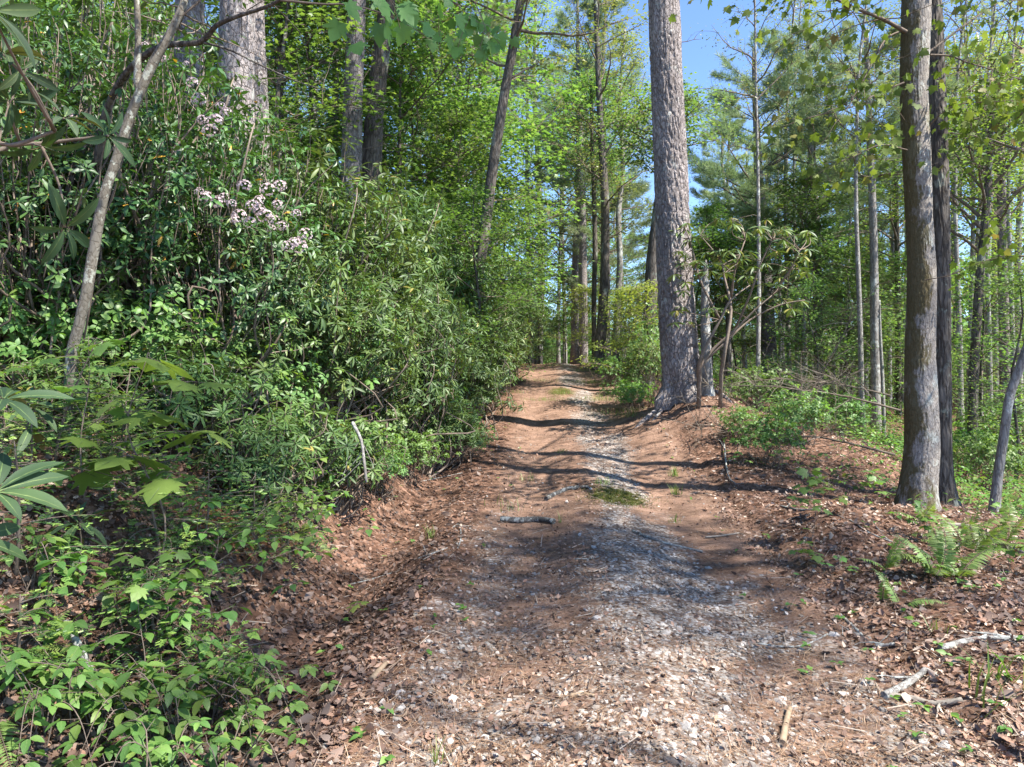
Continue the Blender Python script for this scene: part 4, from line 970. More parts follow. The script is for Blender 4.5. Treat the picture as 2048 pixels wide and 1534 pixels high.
# lichened sapling with two stems
T, mb, Q, rr, B0 = hero_tree('lichened_sapling', 'thin white lichened sapling leaning right with a second upright stem', [(140, 740, 21), (158, 650, 20), (172, 590, 20), (186, 510, 20), (206, 400, 19), (232, 320, 18), (258, 240, 18), (282, 180, 18), (310, 120, 18), (338, 70, 16), (362, 20, 15), (375, -30, 14), (395, -140, 12)], 4.9, 'lichbark', n=14, flare=.1, fn=rough(.06, 51, 6), extra_top=1.2)
P2 = spl(np.array([at(279, 190, 4.9), at(275, 150, 4.9), at(276, 90, 4.88), (at(275, 30, 4.86)), at(273, -40, 4.85), at(280, -220, 4.8)]) - B0, 5)
mb.tube(P2, np.linspace(.026, .016, len(P2)), 10, 0, .5, rough(.06, 52, 6))
mb.build('trunk', M['lichbark'], T)
lb = MB(); broad_crown(lb, Q, Q[-1][2], 3.0, 1.4, 14, 6, 12, L_LAUREL, .085, seed=71, limbr=.015); lb.build('crown', [M['twig'], M['laurel']], T)
# arching dark laurel limb and the tangle of bare stems
def stem_thing(name, label, cat, pts, r0, r1, mat, leaves=None, group=None, side=0, seed=0, n=7):
    P = np.array([at(*p) for p in pts]); b = P[0].copy(); Q = spl(P - b, 5)
    t = thing(name, label, cat, b, 0, group); m_ = MB()
    m_.tube(Q, np.linspace(r0, r1, len(Q)), n, 0, .5, rough(.08, seed + 80, 6))
    rr = np.random.default_rng(seed)
    for j in range(side):
        q = Q[rr.integers(len(Q) // 4, len(Q))]; L = rr.uniform(.15, .5); S = wander(q, rr.normal(0, 1, 3) * [1, .5, .7], L, 4, .3)
        m_.tube(S, np.linspace(r1 * .5, .0012, 5), 4, 0, .5, cap=False)
    m_.build('branch' if name != 'fallen_branch' else 'wood', mat, t); return t, Q, b
stem_thing('laurel_limb', 'dark arching laurel limb crossing the lichened sapling', 'branch', [(195, 330, 5.7), (208, 240, 5.6), (240, 165, 5.4), (285, 115, 5.2), (335, 90, 5.1), (400, 84, 5.0), (432, 52, 4.9), (470, 34, 4.8), (545, 8, 4.6), (600, -30, 4.5)], .034, .009, M['darkbark'], side=16, seed=1)
stem_thing('laurel_limb', 'thin laurel twig hanging down towards the thick pine knot', 'branch', [(402, 84, 5.0), (460, 100, 4.9), (510, 125, 4.9), (560, 148, 4.9), (600, 165, 4.9), (650, 180, 4.9)], .009, .003, M['darkbark'], side=10, seed=2)
stem_thing('laurel_limb', 'crooked dark laurel stem rising at far left over the litter', 'branch', [(20, 560, 6.4), (50, 500, 6.2), (90, 450, 6.1), (130, 400, 6.0), (150, 330, 5.9), (175, 280, 5.9), (180, 200, 5.9)], .045, .012, M['darkbark'], side=20, seed=3)
stem_thing('laurel_limb', 'dark vine wrapped laurel stem behind the big sapling leaves', 'branch', [(470, 720, 7.2), (462, 640, 7.1), (455, 570, 7.1), (430, 500, 7.1), (420, 420, 7.1)], .05, .02, M['darkbark'], side=20, seed=4)
rs = np.random.default_rng(9)
for i in range(13):
    px = rs.uniform(-20, 560); d = rs.uniform(6.0, 8.5); x = gx(px, d); z = h1(x, d)
    p0 = np.array([x, d, z - .1]); L = rs.uniform(1.2, 2.6); P = wander(p0, [rs.normal(0, .35), rs.normal(0, .3), 1], L, 8, .22)
    t = thing('bare_shrub', 'crooked bare brown laurel shrub rising under the laurel leaves', 'shrub', p0, 0, 'bare crooked laurel stems under the laurels'); m_ = MB()
    m_.tube(spl(P - p0, 2), np.linspace(rs.uniform(.014, .03), .006, 17), 6, 0, rs.random())
    for j in range(7):
        q = P[rs.integers(2, 8)] - p0; m_.tube(wander(q, rs.normal(0, 1, 3), rs.uniform(.2, .7), 5, .3), np.linspace(.007, .0015, 6), 4, 0, rs.random(), cap=False)
    m_.build('crown', M['twig'], t)

# big rhododendron leaves hanging in from the left edge
def rosette_plant(name, label, cat, pts_stem, r0, ros, leaf_tpl_, mat, ls, per, el, seed=0, d0=None, wood='twig'):
    rr = np.random.default_rng(seed); b = np.array(at(*pts_stem[0])); t = thing(name, label, cat, b); m_ = MB()
    Q = spl(np.array([at(*p) for p in pts_stem]) - b, 5); m_.tube(Q, np.linspace(r0, r0 * .4, len(Q)), 6, 0, .5)
    m_.build('stem', M[wood], t); lf = MB()
    for (px, py, d, nn, az, L) in ros:
        c = at(px, py, d) - b; ax = unit(np.array([math.cos(R_(az)), -.25, math.sin(R_(az))])); 
        j = np.argmin(((Q - c) ** 2).sum(1)); lf.tube(spl([Q[j], (Q[j] + c) / 2 + rr.normal(0, .02, 3), c], 4), np.linspace(r0 * .5, .003, 9), 5, 0, .5)
        u_ = unit(np.cross(ax, [0, 1, .2])); v_ = np.cross(ax, u_); P = []; DD = []; NN = []
        for k in range(nn):
            a = 2 * math.pi * k / nn + rr.uniform(-.25, .25); e = R_(rr.uniform(*el)); h_ = math.cos(a) * u_ + math.sin(a) * v_
            dd_ = unit(h_ * math.cos(e) + ax * math.sin(e)); P.append(c + dd_ * .01); DD.append(dd_); NN.append(ax + rr.normal(0, .2, 3))
        leafrib(lf, leaf_tpl_, np.array(P), frames(np.array(DD), np.array(NN)), rr.uniform(.55, 1.0, nn) * L * .88, rr.random(nn), 1, 2, .35)
    lf.build('leaves', [M[wood], M[mat], M['rib']], t); return t
rosette_plant('rhododendron_branch', 'large leathery rhododendron leaves reaching in at the top left corner', 'rhododendron', [(-260, 420, 2.2), (-150, 330, 2.3), (-60, 270, 2.4), (20, 290, 2.45), (110, 262, 2.5)], .014,
    [(6, 108, 2.3, 8, 60, .21), (-20, 20, 2.1, 8, 10, .24), (128, 236, 2.5, 7, 60, .17), (40, 140, 2.45, 6, 0, .16)], L_RHODO_BIG, 'rhodobig', .2, 8, (5, 40), 3)
rosette_plant('rhododendron_branch', 'large rhododendron leaves with tan undersides at the left edge middle', 'rhododendron', [(-300, 480, 2.3), (-160, 400, 2.4), (0, 300, 2.6), (100, 285, 2.7), (215, 272, 2.75)], .013,
    [(84, 292, 2.6, 7, -60, .19), (215, 272, 2.75, 7, -10, .15), (130, 455, 2.7, 7, -30, .20), (20, 200, 2.5, 6, -40, .2)], L_RHODO_BIG, 'rhodobig', .2, 8, (0, 40), 5)
rosette_plant('rhododendron_branch', 'wide green rhododendron leaves low at the left edge', 'rhododendron', [(-320, 1100, 1.9), (-200, 960, 2.0), (-90, 840, 2.1), (-10, 790, 2.2)], .013,
    [(6, 800, 2.1, 9, 80, .22), (-10, 985, 2.0, 8, 60, .24), (-60, 1080, 1.9, 7, 30, .2)], L_RHODO_BIG, 'rhodobig', .2, 8, (5, 35), 8)
def ground_rhodo(px, py, d, label, L=.17, n=9, hgt=.25, mat='rhodobig', seed=0, el=(-25, 45), group=None):
    """a young plant: short stem and one or two whorls of long leaves"""
    rr = np.random.default_rng(seed); x = gx(px, d); z = h1(x, d); t = thing('rhododendron_seedling', label, 'seedling', (x, d, z), 0, group)
    m_ = MB(); m_.tube(spl([[0, 0, -.03], [.01, 0, hgt * .5], [0, .01, hgt]], 4), np.linspace(.007, .004, 9), 6, 0, .5); m_.build('stem', M['twig'], t)
    lf = MB()
    for w_, (zz, nn, e0, e1, sc_) in enumerate([(hgt, n, el[0], el[1], 1), (hgt * 1.08, 5, 45, 75, .5), (hgt * .75, max(3, n // 2), el[0] - 20, 0, .95)]):
        a = 2 * np.pi * np.arange(nn) / nn + rr.uniform(-.3, .3, nn) + w_; e = np.radians(rr.uniform(e0, e1, nn))
        D = np.stack([np.cos(a) * np.cos(e), np.sin(a) * np.cos(e), np.sin(e)], -1)
        leafrib(lf, L_RHODO_BIG, D * .01 + [0, 0, zz], frames(D, np.array([0, 0, 1.]) + rr.normal(0, .15, (nn, 3))), rr.uniform(.75, 1.1, nn) * L * sc_, rr.random(nn), 0, 1, .35)
    lf.build('leaves', [M[mat], M['rib']], t); return t
ground_rhodo(158, 1200, 3.6, 'rhododendron seedling with drooping leaves above the bottom left litter, larger of two', .19, 9, .30, seed=1)
ground_rhodo(312, 1195, 3.7, 'small star shaped rhododendron seedling right of the larger drooping one', .15, 8, .16, seed=2, el=(0, 50))
ground_rhodo(60, 1010, 3.9, 'broad leaved rhododendron seedling behind the two star shaped ones', .2, 9, .45, seed=3)
for i, (px, d, s, lab) in enumerate([(500, 5.2, .62, 'low broad leaved rhododendron left of the hanging roots'), (585, 5.9, .75, 'low rhododendron above the clay scarp'), (380, 5.4, .7, 'low rhododendron behind the hemlock sprays'), (660, 6.6, .75, 'low rhododendron over the bank edge'), (120, 5.0, .6, 'low rhododendron at left near the sapling foot'), (450, 6.2, .8, 'mid height rhododendron in shade of the laurels')]):
    plant_shrub('rh3', px, d, s, i * 1.9, 'rhododendron_bush', lab, 'rhododendron')

# hemlock sprays
def hemlock(name, label, px, d, h, nb, L, seed=0, tip=.75, dn=1.0, z=None):
    global rng
    keep = rng; rng = np.random.default_rng(seed)
    x = gx(px, d); t = thing(name, label, 'hemlock', (x, d, h1(x, d) if z is None else z))
    m_ = MB(); P = wander([0, 0, -.05], [rng.normal(0, .1), rng.normal(0, .1), 1], h, 8, .06); m_.tube(P, np.linspace(.012, .003, 9), 6, 0, .4); m_.build('stem', M['twig'], t)
    lf = MB(); NP = []; ND_ = []; NR = []; NNn = []
    for i in range(nb):
        tt = .15 + .85 * (i + rng.random()) / nb; k = tt * 8; k0 = min(7, int(k)); q = P[k0] + (P[k0 + 1] - P[k0]) * (k - k0)
        az = i * 2.4 + rng.uniform(-.4, .4); Lb = L * (1.15 - tt * .75) * rng.uniform(.7, 1.2)
        B = wander(q, [math.cos(az), math.sin(az), .25 - .1 * tt], Lb, 8, .06, -.05); lf.tube(B, np.linspace(.004, .001, 9), 3, 0, .5, cap=False)
        mainD = unit(B[-1] - B[0]); sd = unit(np.cross(mainD, [0, 0, 1.]))
        ns = int(Lb / .028 * dn)
        for j in range(ns):
            u = .12 + .88 * j / ns; kk = u * 8; b0 = min(7, int(kk)); qq = B[b0] + (B[b0 + 1] - B[b0]) * (kk - b0)
            sg = 1 if j % 2 else -1; l2 = Lb * .38 * (1.1 - u) * rng.uniform(.7, 1.1) + .03
            d2 = unit(mainD * .75 + sd * sg + rng.normal(0, .2, 3) + [0, 0, rng.normal(-.1, .32)]); nn = max(4, int(l2 / .006 * dn)); s_ = np.linspace(.05, 1, nn)
            pp = qq + d2 * (l2 * s_)[:, None] + np.array([0, 0, -.06]) * (s_ ** 2)[:, None] * l2
            s2 = unit(np.cross(d2, [0, 0, 1.]))
            sg2 = np.where(np.arange(nn) % 2, 1, -1)[:, None]
            NP.append(pp); ND_.append(unit(s2 * sg2 + d2 * .45 + rng.normal(0, .1, (nn, 3)))); NR.append(np.where(s_ > tip, .7 + .3 * rng.random(nn), .6 * rng.random(nn)))
            NNn.append(np.tile([0, -.5, 1.], (nn, 1)) + rng.normal(0, .5, (nn, 3)))
    NP = np.concatenate(NP); NR = np.concatenate(NR)
    lf.scat((np.array([[-.17, 0, 0], [.17, 0, 0], [.12, 1, 0], [-.12, 1, 0]], float), [np.array([[0, 1, 2, 3]])]), NP, frames(np.concatenate(ND_), np.concatenate(NNn)), .015 * np.where(NR > .65, 1.45, 1), NR, 1)
    lf.build('foliage', [M['twig'], M['hemlock']], t); rng = keep; return t
for i, (px, d, h, nb, L, lab) in enumerate([(320, 3.9, .85, 18, .55, 'hemlock sapling with lime tips on an upright stem, above the star shaped seedlings'), (410, 4.4, .6, 14, .5, 'hemlock with lime tips over the ditch bank'), (110, 4.4, .9, 16, .5, 'feathery hemlock by the lichened sapling foot'),
    (240, 4.6, .75, 14, .5, 'hemlock with lime tips under the big sapling leaves'), (520, 4.9, .4, 10, .4, 'low hemlock at the bank edge beside ovate leaves'), (20, 3.9, .6, 12, .45, 'hemlock at the left edge under the wide leaves'), (440, 3.6, .28, 9, .35, 'small hemlock close to the ground over the litter edge'),
    (40, 3.0, .35, 10, .35, 'low feathery hemlock at the left edge near the bottom'), (380, 5.4, .8, 12, .5, 'hemlock behind the ovate leaved shrub')]):
    hemlock('hemlock_sapling', lab, px, d, h, nb, L, 200 + i)

# broad pale maple sapling leaves on the left, ovate leaved shrubs, trifoliate bramble
def leafy_sapling(name, label, px, d, h, clusters, tpl, mat, ls, seed=0, cat='sapling', stemr=.006, N_up=.25, group=None, dropl=-.15, z=None, wood='twig'):
    """clusters: (dx, dy, dz, n) relative leaf groups on petioles"""
    rr = np.random.default_rng(seed); x = gx(px, d); b = np.array([x, d, h1(x, d) if z is None else z]); t = thing(name, label, cat, b, 0, group)
    m_ = MB(); P = spl([[0, 0, -.04], [rr.normal(0, .04), 0, h * .35], [rr.normal(0, .05), rr.normal(0, .03), h * .7], [rr.normal(0, .03), 0, h]], 5); m_.tube(P, np.linspace(stemr, stemr * .35, len(P)), 6, 0, .5); 
    lf = MB()
    for (dx, dy, dz, n) in clusters:
        c = np.array([dx, dy, dz]); j = np.argmin(abs(P[:, 2] - (dz - .35 * math.hypot(dx, dy)))); m_.tube(spl([P[j], P[j] * .5 + c * .5 + [0, 0, .03], c], 4), np.linspace(stemr * .5, .0015, 9), 4, 0, .5, cap=False)
        a = rr.uniform(0, 6.28) + 2 * np.pi * np.arange(n) / n + rr.uniform(-.4, .4, n); e = rr.uniform(-.35, .25, n) + dropl
        D = np.stack([np.cos(a) * np.cos(e), np.sin(a) * np.cos(e), np.sin(e)], -1); pl = ls * rr.uniform(.2, .5, n)[:, None]
        for i in range(n): m_.tube([c, c + D[i] * pl[i]], [.0018, .0012], 3, 0, .6, cap=False)
        leafrib(lf, tpl, c + D * pl, frames(D, np.array([0, 0, 1.]) + rr.normal(0, N_up, (n, 3))), rr.uniform(.65, 1.15, n) * ls, rr.random(n), 0, 1, .3 if tpl is L_OVATE6 else .02)
    m_.build('stem', M[wood], t); lf.build('leaves', [M[mat], M['rib']], t); return t
def clus(seed, n, rad, z0, z1, k=5, bias=(0, 0)):
    rr = np.random.default_rng(seed); out = []
    for i in range(n):
        z = z0 + (z1 - z0) * (i + rr.random()) / n; a = i * 2.4 + rr.uniform(-.4, .4); r_ = rad * rr.uniform(.3, 1) * (1.15 - .7 * (z - z0) / (z1 - z0 + .01)); out.append((r_ * math.cos(a) + bias[0], r_ * math.sin(a) + bias[1], z, k))
    return out
leafy_sapling('maple_sapling', 'sapling with very broad pale green lobed leaves in front of the shaded laurels', 300, 3.8, 1.35, [(.0, 0, 1.35, 4), (.22, 0, 1.22, 3), (-.2, 0, 1.12, 2), (.05, 0, 1.05, 4), (-.32, -.05, .92, 3), (.28, 0, .95, 3), (-.1, -.05, .82, 4), (-.42, 0, .75, 2), (.12, .0, .72, 3)], L_MAPLE, 'palemaple', .19, 3, 'sapling', .007)
leafy_sapling('maple_sapling', 'bright green tulip shaped sapling leaves left of the pale sapling', 170, 4.0, .95, clus(2, 6, .3, .5, .95, 3), L_MAPLE, 'plant', .11, 4)
leafy_sapling('maple_sapling', 'single lobed seedling standing alone in the dark ditch', 712, 4.45, .12, [(0, 0, .12, 4)], L_MAPLE, 'yellow', .075, 5, 'seedling', .002)
for i, (px, d, h, n, rad, lab) in enumerate([(255, 3.5, .38, 9, .35, 'ovate leaved shrub with round paired leaves left of the hemlock stem'), (430, 4.0, .5, 14, .45, 'ovate leaved shrub arching over the ditch bank'), (520, 4.5, .5, 12, .4, 'ovate leaved shrub with pale new leaves right of the arching one'),
      (90, 3.3, .3, 8, .3, 'ovate leaved shrub low at left beside the wide rhododendron leaves'), (360, 3.6, .28, 8, .35, 'ovate leaved shrub behind the star shaped seedling'), (590, 5.2, .5, 10, .4, 'ovate leaved shrub beside the hanging root'), (490, 5.4, .8, 10, .45, 'ovate leaved shrub above the hemlocks')]):
    leafy_sapling('viburnum_shrub', lab, px, d, h, clus(30 + i, n, rad, h * .35, h, 4, (.12, 0)), L_OVATE6, 'plant', .085, 40 + i, 'shrub', .005)
def ul(t):
    for e in ('', 'larger ', 'smaller ', 'half hidden ', 'paler ', 'thinner '):
        if e + t not in USED: USED.add(e + t); return e + t
    return t
rl = np.random.default_rng(77)
for i in range(78):
    px = rl.uniform(-40, 760); d = rl.uniform(3.2, 7.2)
    if (pcx(d) - 1.6) - gx(px, d) < .7: continue
    side, rn, _ = where(px, d, 1); kind = i % 3; row = 'lower' if d < 4.3 else 'middle' if d < 5.6 else 'upper'
    if kind == 0: hemlock('hemlock_sapling', ul(f'hemlock on the {row} left slope, below the {rn}'), px, d, rl.uniform(.3, .8), 11, rl.uniform(.35, .55), 600 + i, dn=.8)
    elif kind == 1: leafy_sapling('viburnum_shrub', ul(f'ovate leaved shrub on the {row} left slope, below the {rn}'), px, d, rl.uniform(.3, .6), clus(630 + i, 11, .4, .12, .5, 4), L_OVATE6, 'palemaple' if i % 2 else 'plant', .08, 640 + i, 'shrub', .005)
    else: leafy_sapling('maple_seedling', ul(f'lobed seedling on the {row} left slope, below the {rn}'), px, d, rl.uniform(.25, .7), clus(660 + i, 6, .28, .12, .6, 3), L_MAPLE, 'plant', .085, 670 + i, 'seedling', .004)
for i in range(34):
    px = rl.uniform(1430, 2080); d = rl.uniform(5.0, 13.5); v = gx(px, d) - (pcx(d) + 1.6)
    if v < .35 or (d > 10.5 and px < 1480): continue
    side, rn, _ = where(px, d, 1); row = 'near' if d < 7 else 'middle' if d < 10 else 'far'
    leafy_sapling('maple_seedling', ul(f'{"lobed" if i % 2 else "oval leaved"} seedling, {row} right verge, {side.replace("directly behind", "before")} the {rn}'), px, d, rl.uniform(.15, .5), clus(760 + i, 6, .2, .08, .42, 3), L_MAPLE if i % 2 else L_OVATE6, ['palemaple', 'plant', 'maple'][i % 3], rl.uniform(.05, .08), 770 + i, 'seedling', .003)
L3 = L_SERR
def bramble(name, label, px, d, n, R0, seed, mat='plant', ls=.085, hh=.22, group=None):
    """arching canes carrying leaves of three toothed leaflets"""
    rr = np.random.default_rng(seed); x = gx(px, d); z0 = h1(x, d); t = thing(name, label, 'bramble', (x, d, z0), 0, group); m_ = MB(); lf = MB(); PP = []; DD = []; NN = []; SS = []
    for i in range(n):
        a = rr.uniform(0, 6.28); L = R0 * rr.uniform(.5, 1.1)
        ex, ey = L * math.cos(a), L * math.sin(a) * .8; ez = h1(x + ex, d + ey) - z0 + rr.uniform(.04, .12)
        Q = spl([[rr.normal(0, .03), rr.normal(0, .03), -.02], [ex * .3, ey * .3, hh * rr.uniform(.7, 1.3)], [ex * .7, ey * .7, hh * rr.uniform(.6, 1.1) + ez * .5], [ex, ey, ez]], 4)
        m_.tube(Q, np.linspace(.0035, .0015, len(Q)), 4, 0, .5, cap=False)
        for k in range(4, len(Q), 2):
            aa = rr.uniform(0, 6.28); pd = np.array([math.cos(aa), math.sin(aa), .35]); c = Q[k] + unit(pd) * rr.uniform(.03, .07)
            m_.tube([Q[k], c], [.0014, .001], 3, 0, .6, cap=False)
            for off, s_ in ((0, 1), (1.15, .85), (-1.15, .85)):
                a3 = aa + off + rr.normal(0, .12); dd_ = unit(np.array([math.cos(a3), math.sin(a3), rr.uniform(-.45, 0)]))
                PP.append(c + dd_ * .008); DD.append(dd_); NN.append(np.array([0, 0, 1.]) + rr.normal(0, .2, 3)); SS.append(ls * s_ * rr.uniform(.75, 1.15))
    r_ = rr.random(len(PP)); leafrib(lf, L3, np.array(PP), frames(np.array(DD), np.array(NN)), np.array(SS), r_, 0, 1, .25)
    m_.build('canes', M['twig'], t); lf.build('leaves', [M[mat], M['rib']], t); return t
for i, (px, d, n, R0, lab, ls) in enumerate([(330, 3.05, 11, .5, 'bramble with toothed leaflets in the middle of the bottom left corner', .085), (420, 3.3, 9, .45, 'bramble reaching towards the dark ditch litter', .075), (210, 2.95, 9, .45, 'bramble with the longest toothed leaflets', .10), (520, 3.4, 6, .35, 'thin bramble nearest the track at left', .065),
        (330, 2.65, 9, .35, 'low bramble cut by the bottom edge', .06), (90, 2.75, 8, .4, 'bramble in the bottom left corner', .07), (460, 2.7, 5, .3, 'sparse bramble on the litter by the bottom edge', .06), (60, 3.3, 7, .35, 'bramble under the left edge hemlock', .075)]):
    bramble('bramble', lab, px, d, n, R0, 60 + i, ls=ls)

# ferns
def fern(label, px, d, nf, L, seed, lean=(0, 0), mat='fern', up=(35, 75), group=None):
    rr = np.random.default_rng(seed); x = gx(px, d); t = thing('fern', label, 'fern', (x, d, h1(x, d)), 0, group)
    PN = leaf_tpl([0, .11, .08, 0], .15, .3)
    for i in range(nf):
        a = 2 * math.pi * i / nf + rr.uniform(-.3, .3); e = R_(rr.uniform(*up)); l = L * rr.uniform(.7, 1.1)
        d0 = np.array([math.cos(a) * math.cos(e) + lean[0], math.sin(a) * math.cos(e) + lean[1], math.sin(e)]); P = [np.array([rr.normal(0, .03), rr.normal(0, .03), -.02])]; dd_ = unit(d0); bend = rr.normal(0, .04, 2)
        for k in range(12): dd_ = unit(dd_ + [bend[0], bend[1], -.09]); P.append(P[-1] + dd_ * l / 12)
        P = np.array(P); m_ = MB(); m_.tube(P, np.linspace(.003, .001, 13), 4, 0, .2, cap=False)
        n = 26; u = np.linspace(.14, .99, n); k = u * 12; k0 = np.minimum(k.astype(int), 11); q = P[k0] + (P[k0 + 1] - P[k0]) * (k - k0)[:, None]; T_ = unit(P[k0 + 1] - P[k0]); S = unit(np.cross(T_, [0, 0, 1.]))
        ln = l * .19 * np.sin(np.pi * np.clip(u * .82 + .16, 0, 1)) ** .8 * (1.05 - u * .3) + .004
        for sg in (-1, 1):
            kp = rr.random(n) < .9; D = unit(S * sg + T_ * .25 + rr.normal(0, .1, (n, 3)) + [0, 0, -.05]); m_.scat(PN, q, frames(D, np.cross(S, T_)), ln * rr.uniform(.85, 1.15, n), rr.random(n), 1)
        m_.build('frond', [M['twig'], M[mat]], t)
    return t
for i, (px, d, nf, L, lab) in enumerate([(1885, 5.2, 4, .45, 'tall upright fern in the middle of the right hand clump'), (1950, 5.6, 5, .5, 'widest fern in front of the fallen white branch'), (1915, 4.75, 4, .4, 'fern at the front of the right hand clump'), (1795, 4.4, 3, .28, 'small single fern left of the fern clump'), 
        (1770, 5.0, 4, .35, 'low fern leaning left beside the clump'), (2010, 5.9, 5, .45, 'fern partly over the right end of the white branch'), (1850, 6.4, 4, .4, 'fern by the foot of the dark trunk'), (1870, 4.8, 5, .45, 'fern at the left front of the clump'), (1920, 5.9, 5, .5, 'fern at the back of the clump'), (600, 5.6, 5, .38, 'airy fern under the clay scarp'), (620, 6.2, 5, .35, 'fern above the airy one'), (10, 2.75, 6, .4, 'fern in the lower left corner'), (60, 3.1, 5, .3, 'small fern half hidden by bramble')]):
    fern(lab, px, d, nf, L, 300 + i, lean=(0, -.1), up=(40, 80) if px > 1500 else (15, 55))

# saplings on the right verge
for i, (px, d, h, k, ls, mat, lab) in enumerate([(1622, 5.9, .62, 7, .085, 'plant', 'lobed maple seedling with two tiers on the right verge'), (1650, 6.4, .40, 5, .075, 'maple', 'pale lobed seedling just behind the two tiered one'), (1612, 5.4, .16, 4, .075, 'yellow', 'bright yellow lobed seedling low on the right litter'),
      (1745, 6.8, .42, 5, .09, 'green', 'deep green drooping seedling left of the mossy maple foot'), (1675, 5.1, .12, 4, .05, 'plant', 'tiny seedling in the shade on the right litter'), (1690, 7.8, .4, 6, .06, 'maple', 'small leafy seedling between verge and mossy maple'), (2035, 5.0, .3, 4, .08, 'maple', 'broad leaved seedling cut by the right edge'),
      (1560, 8.6, .5, 6, .06, 'maple', 'leafy seedling above the forked grey stick'), (1500, 9.6, .5, 7, .07, 'green', 'leafy sprout below the root mound'), (1470, 8.9, .3, 5, .06, 'plant', 'low sprout left of the verge seedlings'), (1840, 5.8, .25, 4, .06, 'maple', 'pale seedling beside the fern clump')]):
    leafy_sapling('maple_seedling', lab, px, d, h, clus(70 + i, k, .16, h * .4, h, 3), L_MAPLE, mat, ls, 80 + i, 'seedling', .003)
proto_shrub('vy', 'spring', rx=.8, ry=.7, rz=2.2, nros=260, tpl=L_OVATE4, ls=.085, per=5, seed=150, el=(-30, 20), shell=.2, nst=7, rad=.008, jit=.6)
for i, (px, d, s, lab) in enumerate([(1300, 13.2, .8, 'tall lime green sapling clump against the left side of the big pine'), (1268, 14.8, .7, 'lime green sapling clump at the right track edge'), (1322, 14.5, 1.0, 'lime green sapling clump half behind the big pine'), (1290, 16.5, .9, 'lime green sapling clump before the dark hidden trunk')]):
    plant_shrub('vy', px, d, (s * .8, s * .8, s), i * 1.7, 'sapling_clump', lab, 'sapling')
for i, (px, d, s, lab) in enumerate([(1540, 9.2, .6, 'leafy sprout group on the right verge'), (1600, 10.5, .7, 'green low bush right of the root mound'), (1480, 10.2, .45, 'low shrub at the foot of the root mound')]):
    plant_shrub(f'vg{i % 2}', px, d, s, i * 2, 'rhododendron_bush', lab, 'rhododendron')
for i, (px, d, s, key, lab) in enumerate([(1500, 13.5, .5, 'under_c', 'sunlit low bush behind the snag'), (1560, 15, .5, 'under_c', 'yellow green bush under the layered pine'), (1690, 12.5, .42, 'under_c', 'low bush between the pale pine and mossy maple'), (1630, 15.5, .5, 'under_d', 'light green small tree at the slender dark pine foot'),
        (905, 11.0, .42, 'under_c', 'bright verge bush left of the track'), (600, 6.4, .36, 'under_c', 'mid green bush arching over the bank, lowest'), (690, 7.0, .40, 'under_c', 'mid green bush arching over the bank, middle one'), (765, 8.6, .42, 'under_c', 'mid green bush by the top of the fallen limbs'), (820, 10.6, .5, 'under_c', 'mid green bush among the rhododendrons'), (540, 6.6, .5, 'under_c', 'mid green bush below the blossom'), (20, 5.6, .5, 'under_c', 'leafy bush at the far left under the laurels'), (110, 5.9, .6, 'under_c', 'leafy bush left of the lichened sapling foot'), (230, 5.8, .55, 'under_c', 'leafy bush right of the lichened sapling foot'), (300, 6.2, .6, 'under_c', 'leafy bush in front of the dark laurel stems'), (410, 6.2, .55, 'under_c', 'leafy bush under the thick pale pine'), (-60, 5.4, .6, 'under_c', 'leafy bush cut by the left edge'), (640, 8.0, .75, 'under_c', 'tall mid green bush inside the thicket front'), (930, 10.2, .3, 'under_c', 'small verge bush at the ditch edge'), (885, 12.4, .45, 'under_c', 'verge bush half under the rhododendrons'), (960, 15.0, .4, 'under_c', 'verge bush before the far thicket end'), (820, 8.6, .32, 'under_c', 'small verge bush beside the fallen limbs'), (995, 20, .5, 'under_c', 'verge bush where the track crests at left'), (850, 9.7, .36, 'under_c', 'verge bush above the fallen branches'), (940, 13.5, .45, 'under_c', 'verge bush farther along the left ditch'), (975, 17, .5, 'under_c', 'verge bush near the far left edge of the track'), (760, 7.6, .3, 'under_c', 'yellow leaved bush hanging over the clay bank'),
        (1980, 10.5, .45, 'under_c', 'sunlit bush behind the slender leaning trunk'), (2030, 12, .6, 'under_d', 'leafy bush at the right edge in the hollow'), (1930, 12.5, .4, 'under_c', 'bush by the thin dark shaded trunk'), (1985, 15.5, .7, 'under_c', 'bright bush farther down the right hollow'), (1270, 12.8, .30, 'under_c', 'small yellow bush left of the big pine foot'), (1255, 14.2, .36, 'under_c', 'yellow bush at the right track edge'), (1225, 18.5, .4, 'under_c', 'dark verge bush before the crest trunk')]):
    plant_tree(key, px, d, s, i * 1.1, names[key][0], lab, names[key][1]) if key != 'under_c' else plant_shrub(f'vg{i % 2}', px, d, s * 1.7, i * 1.1, 'bush', lab, 'bush')

